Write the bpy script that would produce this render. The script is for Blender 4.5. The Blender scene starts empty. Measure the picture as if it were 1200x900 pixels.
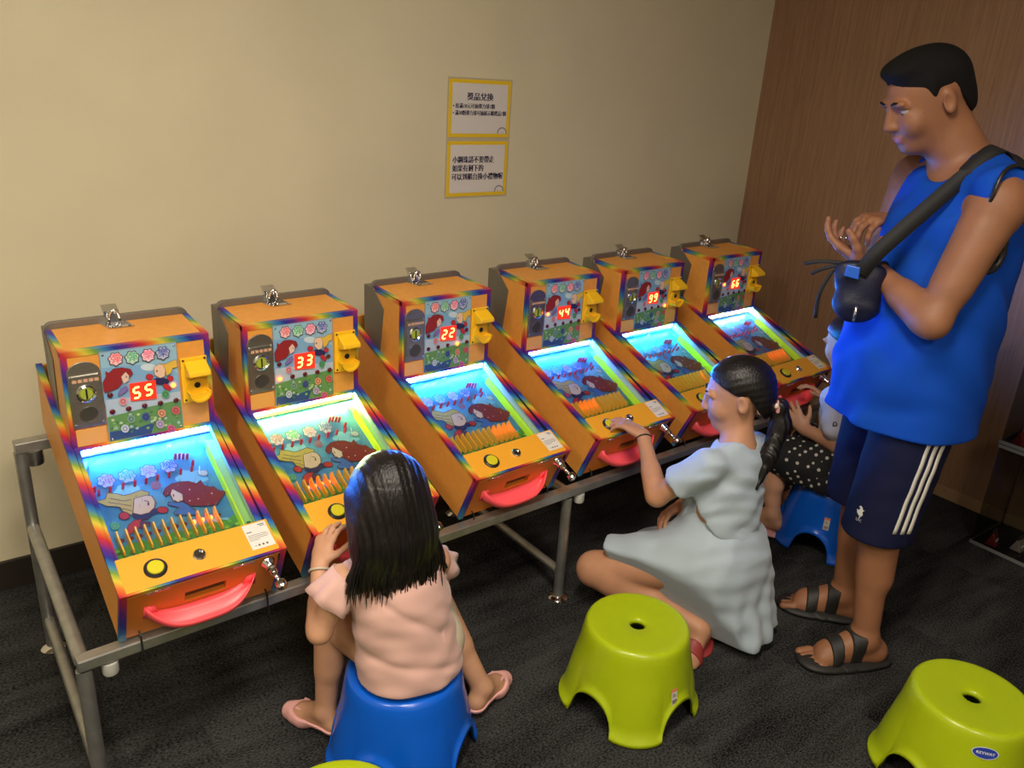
import bpy, bmesh, math, random
import numpy as np
from mathutils import Vector, Matrix
random.seed(7); rng = np.random.default_rng(7)
PI = math.pi
scene = bpy.context.scene
COL = scene.collection

# ---------------------------------------------------------------- camera
cam_d = bpy.data.cameras.new('camera'); cam = bpy.data.objects.new('camera', cam_d); COL.objects.link(cam)
R_ = Vector((0.8011, -0.5955, 0.0602)); D_ = Vector((-0.1691, -0.3216, -0.9317)); F_ = Vector((0.5742, 0.7362, -0.3583))
m3 = Matrix((R_, -D_, -F_)).transposed()
cam.matrix_world = Matrix.Translation((0, 0, 1.6)) @ m3.to_4x4()
cam_d.sensor_width = 36.0; cam_d.lens = 36.0 * 959.24 / 1200.0
cam_d.clip_start = 0.02; cam_d.clip_end = 50
scene.camera = cam

# ---------------------------------------------------------------- light
world = bpy.data.worlds.new('world'); scene.world = world; world.use_nodes = True
bg = world.node_tree.nodes['Background']; bg.inputs[0].default_value = (1.0, 0.86, 0.68, 1); bg.inputs[1].default_value = 0.07
def area(name, loc, rot, sx, sy, power, col):
    l = bpy.data.lights.new(name, 'AREA'); l.shape = 'RECTANGLE'; l.size = sx; l.size_y = sy; l.energy = power; l.color = col
    o = bpy.data.objects.new(name, l); COL.objects.link(o); o.location = loc; o.rotation_euler = rot; return o
area('ceiling_lamp_light', (0.45, 0.55, 2.66), (0, 0, 0.6), 0.9, 0.3, 46, (1.0, 0.89, 0.73))
area('ceiling_lamp_light', (-1.1, 0.5, 2.66), (0, 0, 0.6), 0.9, 0.3, 37, (1.0, 0.89, 0.73))
area('ceiling_lamp_light', (0.1, -1.1, 2.66), (0, 0, 0.6), 0.9, 0.3, 40, (1.0, 0.92, 0.80))
vs = scene.view_settings
vs.view_transform = 'Standard'; vs.look = 'None'; vs.gamma = 1.0; vs.exposure = 0.0; vs.use_curve_mapping = False

# ---------------------------------------------------------------- materials
MATS = {}
def nodes_of(m):
    nt = m.node_tree; return nt, nt.nodes, nt.links
def mat(name, col, rough=0.5, metal=0.0, spec=0.5, coat=0.0, emit=None, estr=0.0, var=0.0, vscale=30.0, bump=0.0, bscale=120.0, stretch=(1, 1, 1), sheen=0.0, sss=0.0):
    if name in MATS: return MATS[name]
    m = bpy.data.materials.new(name); m.use_nodes = True; MATS[name] = m
    nt, N, L = nodes_of(m); b = N['Principled BSDF']
    b.inputs['Base Color'].default_value = (*col, 1); b.inputs['Roughness'].default_value = rough
    b.inputs['Metallic'].default_value = metal; b.inputs['Specular IOR Level'].default_value = spec
    b.inputs['Coat Weight'].default_value = coat; b.inputs['Sheen Weight'].default_value = sheen
    if sss: b.inputs['Subsurface Weight'].default_value = sss; b.inputs['Subsurface Radius'].default_value = (0.012, 0.004, 0.002)
    if emit: b.inputs['Emission Color'].default_value = (*emit, 1); b.inputs['Emission Strength'].default_value = estr
    if var or bump:
        tc = N.new('ShaderNodeTexCoord'); mp = N.new('ShaderNodeMapping'); mp.inputs['Scale'].default_value = stretch
        L.new(tc.outputs['Object'], mp.inputs[0])
        if var:
            n = N.new('ShaderNodeTexNoise'); n.inputs['Scale'].default_value = vscale; n.inputs['Detail'].default_value = 4
            L.new(mp.outputs[0], n.inputs[0])
            r = N.new('ShaderNodeValToRGB'); r.color_ramp.elements[0].position = 0.3; r.color_ramp.elements[1].position = 0.7
            r.color_ramp.elements[0].color = (*[max(0, c * (1 - var)) for c in col], 1); r.color_ramp.elements[1].color = (*[min(1, c * (1 + var)) for c in col], 1)
            L.new(n.outputs[0], r.inputs[0]); L.new(r.outputs[0], b.inputs['Base Color'])
        if bump:
            n2 = N.new('ShaderNodeTexNoise'); n2.inputs['Scale'].default_value = bscale; n2.inputs['Detail'].default_value = 3
            L.new(mp.outputs[0], n2.inputs[0]); bp = N.new('ShaderNodeBump'); bp.inputs['Strength'].default_value = bump; bp.inputs['Distance'].default_value = 0.004
            L.new(n2.outputs[0], bp.inputs['Height']); L.new(bp.outputs[0], b.inputs['Normal'])
    return m
def rainbow_mat():
    m = bpy.data.materials.new('rainbow_edge'); m.use_nodes = True
    nt, N, L = nodes_of(m); b = N['Principled BSDF']; b.inputs['Roughness'].default_value = 0.35
    tc = N.new('ShaderNodeTexCoord'); dp = N.new('ShaderNodeVectorMath'); dp.operation = 'DOT_PRODUCT'; dp.inputs[1].default_value = (6.0, 4.6, 5.4)
    L.new(tc.outputs['Object'], dp.inputs[0]); fr = N.new('ShaderNodeMath'); fr.operation = 'FRACT'; L.new(dp.outputs['Value'], fr.inputs[0])
    r = N.new('ShaderNodeValToRGB'); cr = r.color_ramp
    cols = [(0, (0.50, 0.025, 0.03)), (0.14, (0.66, 0.17, 0.03)), (0.27, (0.62, 0.50, 0.05)), (0.40, (0.15, 0.30, 0.05)), (0.53, (0.03, 0.18, 0.42)), (0.66, (0.02, 0.03, 0.26)), (0.80, (0.10, 0.02, 0.22)), (1.0, (0.50, 0.025, 0.03))]
    while len(cr.elements) < len(cols): cr.elements.new(0.5)
    for e, (p, c) in zip(cr.elements, cols): e.position = p; e.color = (*c, 1)
    L.new(fr.outputs[0], r.inputs[0]); L.new(r.outputs[0], b.inputs['Base Color']); return m
RAINBOW = rainbow_mat()
def glass_mat(name, tint=(1, 1, 1), fac=0.06):
    m = bpy.data.materials.new(name); m.use_nodes = True; nt, N, L = nodes_of(m)
    N.remove(N['Principled BSDF']); out = N['Material Output']
    t = N.new('ShaderNodeBsdfTransparent'); t.inputs[0].default_value = (*tint, 1)
    g = N.new('ShaderNodeBsdfGlossy'); g.inputs['Roughness'].default_value = 0.03
    fz = N.new('ShaderNodeLayerWeight'); pw = N.new('ShaderNodeMath'); pw.operation = 'POWER'; pw.inputs[1].default_value = 5.0; L.new(fz.outputs['Facing'], pw.inputs[0])
    ad = N.new('ShaderNodeMath'); ad.operation = 'MULTIPLY_ADD'; ad.inputs[1].default_value = 0.9; ad.inputs[2].default_value = fac * 0.5; L.new(pw.outputs[0], ad.inputs[0])
    mx = N.new('ShaderNodeMixShader'); L.new(ad.outputs[0], mx.inputs[0]); L.new(t.outputs[0], mx.inputs[1]); L.new(g.outputs[0], mx.inputs[2]); L.new(mx.outputs[0], out.inputs[0])
    return m
ARCH = glass_mat('clear_yellow_acrylic', (0.90, 0.97, 0.72), 0.3)
GLASS = glass_mat('clear_glass', (0.97, 0.99, 0.98)); ACRYL = glass_mat('clear_acrylic', (0.82, 0.83, 0.84))
ORANGE = mat('orange_laminate', (0.74, 0.315, 0.055), 0.42, var=0.05, vscale=60)
ORANGE2 = mat('orange_apron', (0.82, 0.37, 0.03), 0.35)
STEEL = mat('brushed_steel', (0.52, 0.50, 0.46), 0.34, 1.0, var=0.1, vscale=40, stretch=(1, 1, 8))
PLATE = mat('grey_back_plate', (0.20, 0.185, 0.16), 0.42, 0.6)
CHROME = mat('chrome', (0.75, 0.75, 0.75), 0.12, 1.0)
GALV = mat('galvanised_tube', (0.42, 0.42, 0.40), 0.42, 0.85, var=0.15, vscale=25)
BLACK = mat('black_plastic', (0.012, 0.012, 0.013), 0.35)
YELLOW = mat('yellow_plastic', (0.90, 0.52, 0.015), 0.35)
PINK = mat('coral_plastic', (0.95, 0.10, 0.12), 0.35, sss=0.0)
NEON = mat('fluorescent_yellow_acrylic', (0.70, 0.85, 0.02), 0.2)
WHITE = mat('white_sticker', (0.72, 0.68, 0.64), 0.5)
DARK = mat('dark_print', (0.012, 0.012, 0.05), 0.6)
FLAT = {}
def flat(col, rough=0.5):
    k = tuple(round(c, 3) for c in col)
    if k not in FLAT:
        FLAT[k] = mat('print_%02d' % len(FLAT), col, rough)
    return FLAT[k]

# ---------------------------------------------------------------- mesh helpers
class MB:
    def __init__(s): s.v = []; s.f = []; s.m = []
    def add(s, verts, faces, mi=0):
        n = len(s.v); s.v += [tuple(map(float, p)) for p in verts]
        s.f += [tuple(i + n for i in f) for f in faces]; s.m += [mi] * len(faces)
    def hexa(s, p, mi=0):   # 8 points: bottom quad, top quad
        s.add(p, [(3, 2, 1, 0), (4, 5, 6, 7), (0, 1, 5, 4), (1, 2, 6, 5), (2, 3, 7, 6), (3, 0, 4, 7)], mi)
    def box(s, x0, x1, y0, y1, z0, z1, mi=0):
        s.hexa([(x0, y0, z0), (x1, y0, z0), (x1, y1, z0), (x0, y1, z0), (x0, y0, z1), (x1, y0, z1), (x1, y1, z1), (x0, y1, z1)], mi)
    def prism(s, poly, a, b, fn, mi=0):   # poly list of 2d, extrude a..b, fn(p2, t) -> 3d
        n = len(poly); V = [fn(p, a) for p in poly] + [fn(p, b) for p in poly]
        F = [tuple(range(n - 1, -1, -1)), tuple(range(n, 2 * n))] + [(i, (i + 1) % n, n + (i + 1) % n, n + i) for i in range(n)]
        s.add(V, F, mi)
    def poly(s, pts, mi=0): s.add(pts, [tuple(range(len(pts)))], mi)
    def tube(s, path, r, n=10, mi=0, caps=True, closed=False):
        P = [Vector(p) for p in path]; rs = [float(q) for q in (r if isinstance(r, (list, tuple)) else [r] * len(P))]
        rings = []; prev = None
        for i, p in enumerate(P):
            if closed: t = P[(i + 1) % len(P)] - P[i - 1]
            else: t = P[min(i + 1, len(P) - 1)] - P[max(i - 1, 0)]
            t.normalize()
            a = prev - prev.dot(t) * t if prev is not None else (Vector((0, 0, 1)).cross(t) if abs(t.z) < 0.9 else Vector((1, 0, 0)).cross(t))
            a.normalize(); prev = a; b = t.cross(a)
            rings.append([p + rs[i] * (math.cos(2 * PI * k / n) * a + math.sin(2 * PI * k / n) * b) for k in range(n)])
        V = [v for rg in rings for v in rg]; F = []
        m = len(rings)
        for i in range(m if closed else m - 1):
            j = (i + 1) % m
            F += [(i * n + k, i * n + (k + 1) % n, j * n + (k + 1) % n, j * n + k) for k in range(n)]
        if caps and not closed: F += [tuple(range(n - 1, -1, -1)), tuple((m - 1) * n + k for k in range(n))]
        s.add(V, F, mi)
    def lathe(s, prof, c=(0, 0, 0), ax=(0, 0, 1), n=20, mi=0):   # prof [(r, h)]
        ax = Vector(ax).normalized(); a = (Vector((1, 0, 0)) if abs(ax.x) < 0.8 else Vector((0, 1, 0))).cross(ax).normalized(); b = ax.cross(a); c = Vector(c)
        V = []; F = []
        for (r, h) in [(float(r_), float(h_)) for r_, h_ in prof]: V += [c + h * ax + r * (math.cos(2 * PI * k / n) * a + math.sin(2 * PI * k / n) * b) for k in range(n)]
        for i in range(len(prof) - 1): F += [(i * n + k, i * n + (k + 1) % n, (i + 1) * n + (k + 1) % n, (i + 1) * n + k) for k in range(n)]
        if prof[0][0] > 1e-4: F.append(tuple(range(n - 1, -1, -1)))
        if prof[-1][0] > 1e-4: F.append(tuple((len(prof) - 1) * n + k for k in range(n)))
        s.add(V, F, mi)
    def mesh(s, name, mats, smooth=False):
        me = bpy.data.meshes.new(name); me.from_pydata(s.v, [], s.f)
        for m in (mats if isinstance(mats, (list, tuple)) else [mats]): me.materials.append(m)
        me.polygons.foreach_set('material_index', s.m)
        if smooth: me.polygons.foreach_set('use_smooth', [True] * len(s.f))
        me.update(); return me
    def build(s, name, mats, parent=None, smooth=False, bevel=0.0):
        return link(name, s.mesh(name, mats, smooth), parent, bevel)
def link(name, me, parent=None, bevel=0.0, solid=0.0, auto=False):
    o = bpy.data.objects.new(name, me); COL.objects.link(o)
    if parent is not None: o.parent = parent
    if solid: md = o.modifiers.new('solid', 'SOLIDIFY'); md.thickness = solid; md.offset = 0
    if bevel: md = o.modifiers.new('bevel', 'BEVEL'); md.width = bevel; md.segments = 2; md.limit_method = 'ANGLE'
    return o
def empty(name, loc, rz=0):
    o = bpy.data.objects.new(name, None); COL.objects.link(o); o.location = loc; o.rotation_euler = (0, 0, rz); o.empty_display_size = 0.1; return o
def tag(o, label=None, cat=None, group=None, kind=None):
    if label: o['label'] = label
    if cat: o['category'] = cat
    if group: o['group'] = group
    if kind: o['kind'] = kind
    return o
def sm_auto(o, ang=35):
    me = o.data
    me.polygons.foreach_set('use_smooth', [True] * len(me.polygons))
    try: me.set_sharp_from_angle(angle=math.radians(ang))
    except Exception: pass
    return o
TEXTS = {}
def text_mesh(txt, size=0.02, align='CENTER'):
    k = (txt, size, align)
    if k in TEXTS: return TEXTS[k]
    cu = bpy.data.curves.new('t', 'FONT'); cu.body = txt; cu.size = size; cu.align_x = align; cu.align_y = 'CENTER'; cu.resolution_u = 2
    o = bpy.data.objects.new('t', cu); COL.objects.link(o)
    dg = bpy.context.evaluated_depsgraph_get(); me = bpy.data.meshes.new_from_object(o.evaluated_get(dg))
    V = [tuple(v.co) for v in me.vertices]; F = [tuple(p.vertices) for p in me.polygons]
    bpy.data.objects.remove(o); bpy.data.curves.remove(cu); bpy.data.meshes.remove(me)
    TEXTS[k] = (V, F); return V, F
def homog(src, dst):
    A = []
    for (x, y), (u, v) in zip(src, dst):
        A.append([x, y, 1, 0, 0, 0, -u * x, -u * y, -u]); A.append([0, 0, 0, x, y, 1, -v * x, -v * y, -v])
    H = np.linalg.svd(np.array(A, float))[2][-1].reshape(3, 3)
    def f(p):
        q = H @ np.array([p[0], p[1], 1.0]); return (q[0] / q[2], q[1] / q[2])
    return f
def offset_poly(pts, w):
    P = np.array(pts, float); n = len(P); A = 0.5 * sum(P[i][0] * P[(i + 1) % n][1] - P[(i + 1) % n][0] * P[i][1] for i in range(n)); sg = 1 if A > 0 else -1
    out = []
    for i in range(n):
        e1 = P[i] - P[i - 1]; e2 = P[(i + 1) % n] - P[i]; e1 /= np.linalg.norm(e1) + 1e-9; e2 /= np.linalg.norm(e2) + 1e-9
        nn = np.array([e1[1] + e2[1], -e1[0] - e2[0]]) * sg; l = np.linalg.norm(nn)
        out.append(tuple(P[i] + (nn / l * w if l > 0.3 else 0)))
    return out
def ell(cx, cy, rx, ry, n=14, rot=0): return [(cx + rx * math.cos(2 * PI * k / n) * math.cos(rot) - ry * math.sin(2 * PI * k / n) * math.sin(rot), cy + rx * math.cos(2 * PI * k / n) * math.sin(rot) + ry * math.sin(2 * PI * k / n) * math.cos(rot)) for k in range(n)]
class Art:   # flat printed shapes on a plane: fn(x, y, h) -> 3d
    def __init__(s, fn): s.fn = fn; s.mb = MB(); s.mats = []; s.h = 0.0003
    def mi(s, c):
        m = flat(c)
        if m not in s.mats: s.mats.append(m)
        return s.mats.index(m)
    def shape(s, col, pts, line=None, lw=0.0016):
        if line is not None:
            s.h += 0.00005; s.mb.poly([s.fn(x, y, s.h) for x, y in offset_poly(pts, lw)], s.mi(line))
        s.h += 0.00005; s.mb.poly([s.fn(x, y, s.h) for x, y in pts], s.mi(col))
    def text(s, col, txt, x, y, size, rot=0, sx=1.0, line=None, align='CENTER', lh=None):
        V, F = text_mesh(txt, size, align); c, sn = math.cos(rot), math.sin(rot)
        s.h += 0.00006
        s.mb.add([s.fn(x + sx * p[0] * c - p[1] * sn, y + sx * p[0] * sn + p[1] * c, s.h) for p in V], F, s.mi(col))
    def build(s, name, parent): return s.mb.build(name, s.mats, parent)

# ---------------------------------------------------------------- signed-distance bodies
def npv(p): return np.array(p, dtype=np.float64)
def unit(p): p = npv(p); return p / np.linalg.norm(p)
class SDF:
    def __init__(s): s.ops = []
    def cap(s, p1, p2, r1, r2=None, k=0.015, n=None, sc=1.0, op='+'):
        s.ops.append((op, 'c', npv(p1), npv(p2), r1, r1 if r2 is None else r2, k, None if n is None else unit(n), sc)); return s
    def ell(s, c, r, ax=None, k=0.015, op='+'):
        ax = np.eye(3) if ax is None else np.array([unit(a) for a in ax]); s.ops.append((op, 'e', npv(c), npv(r), ax, k)); return s
    def fn(s, f): s.ops.append(('f', f)); return s
    @staticmethod
    def dist(o, P):
        if o[1] == 'c':
            _, _, p1, p2, r1, r2, k, n, sc = o; pa = P - p1; ba = p2 - p1
            if n is not None:
                pa = pa + (pa @ n)[..., None] * n * (1 / sc - 1); ba = ba + (ba @ n) * n * (1 / sc - 1)
            h = np.clip((pa @ ba) / (ba @ ba + 1e-12), 0, 1)
            d = np.linalg.norm(pa - h[..., None] * ba, axis=-1) - (r1 + (r2 - r1) * h)
            return d * (min(1, sc) if n is not None else 1)
        _, _, c, r, ax, k = o; q = (P - c) @ ax.T; k0 = np.linalg.norm(q / r, axis=-1); k1 = np.linalg.norm(q / (r * r), axis=-1) + 1e-9
        return k0 * (k0 - 1) / k1
    @staticmethod
    def comb(op, d, e, k):
        if op == '+': h = np.maximum(k - np.abs(d - e), 0) / k; return np.minimum(d, e) - h * h * k * 0.25
        h = np.maximum(k - np.abs(d + e), 0) / k; return np.maximum(d, -e) + h * h * k * 0.25
    def ev(s, P):
        P = np.asarray(P, float); d = np.full(P.shape[:-1], 0.06)
        for o in s.ops:
            if o[0] == 'f': d = o[1](d, P)
            else: d = s.comb(o[0], d, s.dist(o, P), o[6] if o[1] == 'c' else o[5])
        return d
    def bbox(s, o):
        if o[1] == 'c': R = max(o[4], o[5]) * max(1, o[8]) + o[6]; return np.minimum(o[2], o[3]) - R, np.maximum(o[2], o[3]) + R
        R = max(o[3]) + o[5]; return o[2] - R, o[2] + R
    def mesh(s, name, h, m, parent=None, matfn=None, smooth_it=0):
        bb = [s.bbox(o) for o in s.ops if o[0] == '+']; lo = np.min([b[0] for b in bb], 0) - 3 * h; hi = np.max([b[1] for b in bb], 0) + 3 * h
        n = np.ceil((hi - lo) / h).astype(int) + 1; ax = [lo[i] + h * np.arange(n[i]) for i in range(3)]
        d = np.full(n, 0.06, np.float32)
        for o in s.ops:
            if o[0] == 'f': a, b = np.zeros(3, int), n
            else:
                b0, b1 = s.bbox(o); a = np.clip(np.floor((b0 - lo) / h).astype(int) - 2, 0, n); b = np.clip(np.ceil((b1 - lo) / h).astype(int) + 3, 0, n)
            if np.any(b <= a): continue
            sl = tuple(slice(a[i], b[i]) for i in range(3))
            P = np.stack(np.meshgrid(*[ax[i][sl[i]] for i in range(3)], indexing='ij'), -1)
            if o[0] == 'f': d[sl] = o[1](d[sl], P)
            else: d[sl] = s.comb(o[0], d[sl], s.dist(o, P), o[6] if o[1] == 'c' else o[5])
        V, Q = surfnet(d, lo, h)
        me = quad_mesh(name, V, Q)
        for x in (m if isinstance(m, (list, tuple)) else [m]): me.materials.append(x)
        if matfn is not None:
            C = V[Q].mean(1); me.polygons.foreach_set('material_index', matfn(C).astype(np.int32))
        return link(name, me, parent)
    def project(s, P, direction, start=0.25, steps=60):   # walk from outside along -direction onto the surface
        P = np.asarray(P, float); D = unit(direction); t = np.full(P.shape[:-1], start)
        for _ in range(steps):
            e = s.ev(P + t[..., None] * D); t = t - np.clip(e, -0.02, 0.05) * 0.7
        return P + t[..., None] * D
def surfnet(f, lo, h):
    s = f < 0; nx, ny, nz = f.shape
    c = np.zeros((nx - 1, ny - 1, nz - 1), np.int8)
    cs = [(i, j, k) for i in (0, 1) for j in (0, 1) for k in (0, 1)]
    for (i, j, k) in cs: c += s[i:nx - 1 + i, j:ny - 1 + j, k:nz - 1 + k]
    act = np.argwhere((c > 0) & (c < 8)); ids = np.full(c.shape, -1, np.int64); ids[tuple(act.T)] = np.arange(len(act))
    val = {q: f[act[:, 0] + q[0], act[:, 1] + q[1], act[:, 2] + q[2]].astype(np.float64) for q in cs}
    acc = np.zeros((len(act), 3)); cnt = np.zeros(len(act))
    for a in cs:
        for x in range(3):
            if a[x] == 0:
                b = list(a); b[x] = 1; b = tuple(b); fa, fb = val[a], val[b]; m = (fa < 0) != (fb < 0)
                t = np.where(m, fa / np.where(m, fa - fb, 1), 0); p = np.tile(np.array(a, float), (len(act), 1)); p[:, x] += t
                acc[m] += p[m]; cnt[m] += 1
    V = (act + acc / cnt[:, None]) * h + lo; quads = []
    for x in range(3):
        y, z = (x + 1) % 3, (x + 2) % 3
        sl0 = [slice(None)] * 3; sl1 = [slice(None)] * 3; sl0[x] = slice(0, -1); sl1[x] = slice(1, None)
        a, b = s[tuple(sl0)], s[tuple(sl1)]; e = np.argwhere(a != b)
        e = e[(e[:, y] > 0) & (e[:, z] > 0) & (e[:, y] < f.shape[y] - 1) & (e[:, z] < f.shape[z] - 1)]
        fl = a[tuple(e.T)]
        def cell(dy, dz):
            q = e.copy(); q[:, y] += dy; q[:, z] += dz; return ids[tuple(q.T)]
        Q = np.stack([cell(-1, -1), cell(0, -1), cell(0, 0), cell(-1, 0)], 1); Q[~fl] = Q[~fl][:, ::-1]; quads.append(Q)
    return V, np.concatenate(quads)
def quad_mesh(name, V, Q):
    me = bpy.data.meshes.new(name); me.vertices.add(len(V)); me.vertices.foreach_set('co', V.astype(np.float32).ravel())
    me.loops.add(len(Q) * 4); me.loops.foreach_set('vertex_index', Q.astype(np.int32).ravel())
    me.polygons.add(len(Q)); me.polygons.foreach_set('loop_start', (np.arange(len(Q)) * 4).astype(np.int32))
    me.polygons.foreach_set('use_smooth', np.ones(len(Q), bool)); me.update(calc_edges=True); me.validate(); return me
def above(z0, slope=(0, 0), k=0.006):   # keep z > z0 + slope.xy
    def f(d, P):
        e = (z0 + slope[0] * P[..., 0] + slope[1] * P[..., 1]) - P[..., 2]; h = np.maximum(k - np.abs(d - e), 0) / k; return np.maximum(d, e) + h * h * k * 0.25
    return f
def halfspace(p, nrm, k=0.006):   # keep the side away from nrm
    p = npv(p); nrm = unit(nrm)
    def f(d, P):
        e = (P - p) @ nrm; h = np.maximum(k - np.abs(d - e), 0) / k; return np.maximum(d, e) + h * h * k * 0.25
    return f

# ================================================================ the room
YW, XW, ZC = 2.61, 3.42, 2.70
CREAM = mat('cream_wall_paint', (0.665, 0.60, 0.415), 0.75, var=0.04, vscale=3, bump=0.06, bscale=220)
def wood_mat():
    m = bpy.data.materials.new('wood_panel'); m.use_nodes = True; nt, N, L = nodes_of(m); b = N['Principled BSDF']; b.inputs['Roughness'].default_value = 0.55
    tc = N.new('ShaderNodeTexCoord'); mp = N.new('ShaderNodeMapping'); mp.inputs['Scale'].default_value = (30, 30, 1.2); L.new(tc.outputs['Object'], mp.inputs[0])
    n = N.new('ShaderNodeTexNoise'); n.inputs['Scale'].default_value = 4; n.inputs['Detail'].default_value = 8; n.inputs['Distortion'].default_value = 0.6; L.new(mp.outputs[0], n.inputs[0])
    r = N.new('ShaderNodeValToRGB'); r.color_ramp.elements[0].color = (0.235, 0.125, 0.068, 1); r.color_ramp.elements[1].color = (0.33, 0.185, 0.105, 1); r.color_ramp.elements[0].position = .3; r.color_ramp.elements[1].position = .7
    L.new(n.outputs[0], r.inputs[0]); L.new(r.outputs[0], b.inputs['Base Color']); return m
WOOD = wood_mat()
def carpet_mat():
    m = bpy.data.materials.new('charcoal_carpet'); m.use_nodes = True; nt, N, L = nodes_of(m); b = N['Principled BSDF']; b.inputs['Roughness'].default_value = 0.95; b.inputs['Specular IOR Level'].default_value = 0.1
    tc = N.new('ShaderNodeTexCoord'); oi = N.new('ShaderNodeObjectInfo')
    ad = N.new('ShaderNodeVectorMath'); ad.operation = 'ADD'; L.new(tc.outputs['Object'], ad.inputs[0]); sc = N.new('ShaderNodeVectorMath'); sc.operation = 'SCALE'; sc.inputs['Scale'].default_value = 13.0
    cv = N.new('ShaderNodeCombineXYZ'); L.new(oi.outputs['Random'], cv.inputs[0]); L.new(oi.outputs['Random'], cv.inputs[1]); L.new(cv.outputs[0], sc.inputs[0]); L.new(sc.outputs[0], ad.inputs[1])
    def noise(scale, vec, det=4):
        mp = N.new('ShaderNodeMapping'); mp.inputs['Scale'].default_value = vec; L.new(ad.outputs[0], mp.inputs[0]); n = N.new('ShaderNodeTexNoise'); n.inputs['Scale'].default_value = scale; n.inputs['Detail'].default_value = det; L.new(mp.outputs[0], n.inputs[0]); return n
    n1 = noise(16, (0.22, 1, 1)); n2 = noise(260, (0.5, 1, 1), 2); n3 = noise(3.0, (0.6, 1, 1), 2)
    def mth(op, a, b_):
        x = N.new('ShaderNodeMath'); x.operation = op
        for i, q in enumerate((a, b_)):
            if isinstance(q, (int, float)): x.inputs[i].default_value = q
            else: L.new(q, x.inputs[i])
        return x.outputs[0]
    t = mth('ADD', mth('MULTIPLY', n1.outputs[0], 0.40), mth('ADD', mth('MULTIPLY', n2.outputs[0], 0.85), mth('MULTIPLY', n3.outputs[0], 0.30)))
    r = N.new('ShaderNodeValToRGB'); r.color_ramp.elements[0].position = 0.62; r.color_ramp.elements[1].position = 1.00
    r.color_ramp.elements[0].color = (0.0030, 0.0031, 0.0035, 1); r.color_ramp.elements[1].color = (0.066, 0.066, 0.066, 1)
    L.new(t, r.inputs[0]); L.new(r.outputs[0], b.inputs['Base Color'])
    bp = N.new('ShaderNodeBump'); bp.inputs['Strength'].default_value = 0.5; bp.inputs['Distance'].default_value = 0.004; L.new(n2.outputs[0], bp.inputs['Height']); L.new(bp.outputs[0], b.inputs['Normal']); return m
CARPET = carpet_mat()
def struct(name, mb, m, bevel=0): return tag(mb.build(name, m, None, bevel=bevel), kind='structure')
b = MB(); b.box(-2.6, XW + 0.1, -2.2, YW + 0.1, -0.06, -0.008); floor = struct('floor', b, mat('carpet_backing', (0.008, 0.008, 0.008), 0.95))
TW = 0.5
tile = MB(); tile.box(0.0003, TW - 0.0003, 0.0003, TW - 0.0003, -0.008, 0.0); tile_me = tile.mesh('carpet_tile', CARPET)
for i in range(-1, 7):
    for j in range(0, 6):
        x0, y0 = 0.42 + (i - 1) * TW, 0.11 + (j) * TW
        if x0 + TW > XW + 0.001 or y0 + TW > YW + 0.001: continue
        o = link('carpet_tile', tile_me, floor); o.location = (x0, y0, 0)
b = MB(); b.box(-2.6, XW + 0.1, YW, YW + 0.1, 0, ZC); struct('wall_back', b, CREAM)
b = MB(); b.box(XW, XW + 0.1, -2.2, YW, 0, ZC); struct('wall_right', b, WOOD)
b = MB(); b.box(-2.7, -2.6, -2.2, YW + 0.1, 0, ZC); struct('wall_left', b, CREAM)
b = MB(); b.box(-2.7, XW + 0.1, -2.3, -2.2, 0, ZC); struct('wall_front', b, CREAM)
b = MB(); b.box(-2.6, XW + 0.1, -2.2, YW + 0.1, ZC, ZC + 0.08); struct('ceiling', b, mat('ceiling_paint', (0.42, 0.36, 0.27), 0.8))
b = MB(); b.box(-2.6, XW, YW - 0.012, YW, 0, 0.098); struct('baseboard_back', b, mat('dark_brown_baseboard', (0.022, 0.016, 0.012), 0.5), 0.002)
b = MB(); b.box(XW - 0.012, XW, -2.2, YW - 0.012, 0, 0.05); struct('baseboard_right', b, mat('tan_wood_baseboard', (0.36, 0.22, 0.11), 0.5), 0.002)
LAMPM = mat('lamp_diffuser', (0.8, 0.8, 0.75), 0.4, emit=(1.0, 0.86, 0.66), estr=4.0)
for (lx, ly, lab) in ((0.45, 0.55, 'rectangular ceiling lamp panel nearest the wood wall'), (-1.1, 0.5, 'rectangular ceiling lamp panel nearest the cream wall left end'), (0.1, -1.1, 'rectangular ceiling lamp panel behind the viewer')):
    r = empty('ceiling_lamp', (lx, ly, ZC), 0.6); tag(r, lab, 'lamp', 'ceiling lamps')
    b = MB(); b.box(-0.48, 0.48, -0.18, 0.18, -0.03, 0); b.build('housing', mat('lamp_white', (0.7, 0.7, 0.68), 0.5), r, bevel=0.004)
    b = MB(); b.box(-0.45, 0.45, -0.15, 0.15, -0.034, -0.03); b.build('diffuser', LAMPM, r)

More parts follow.
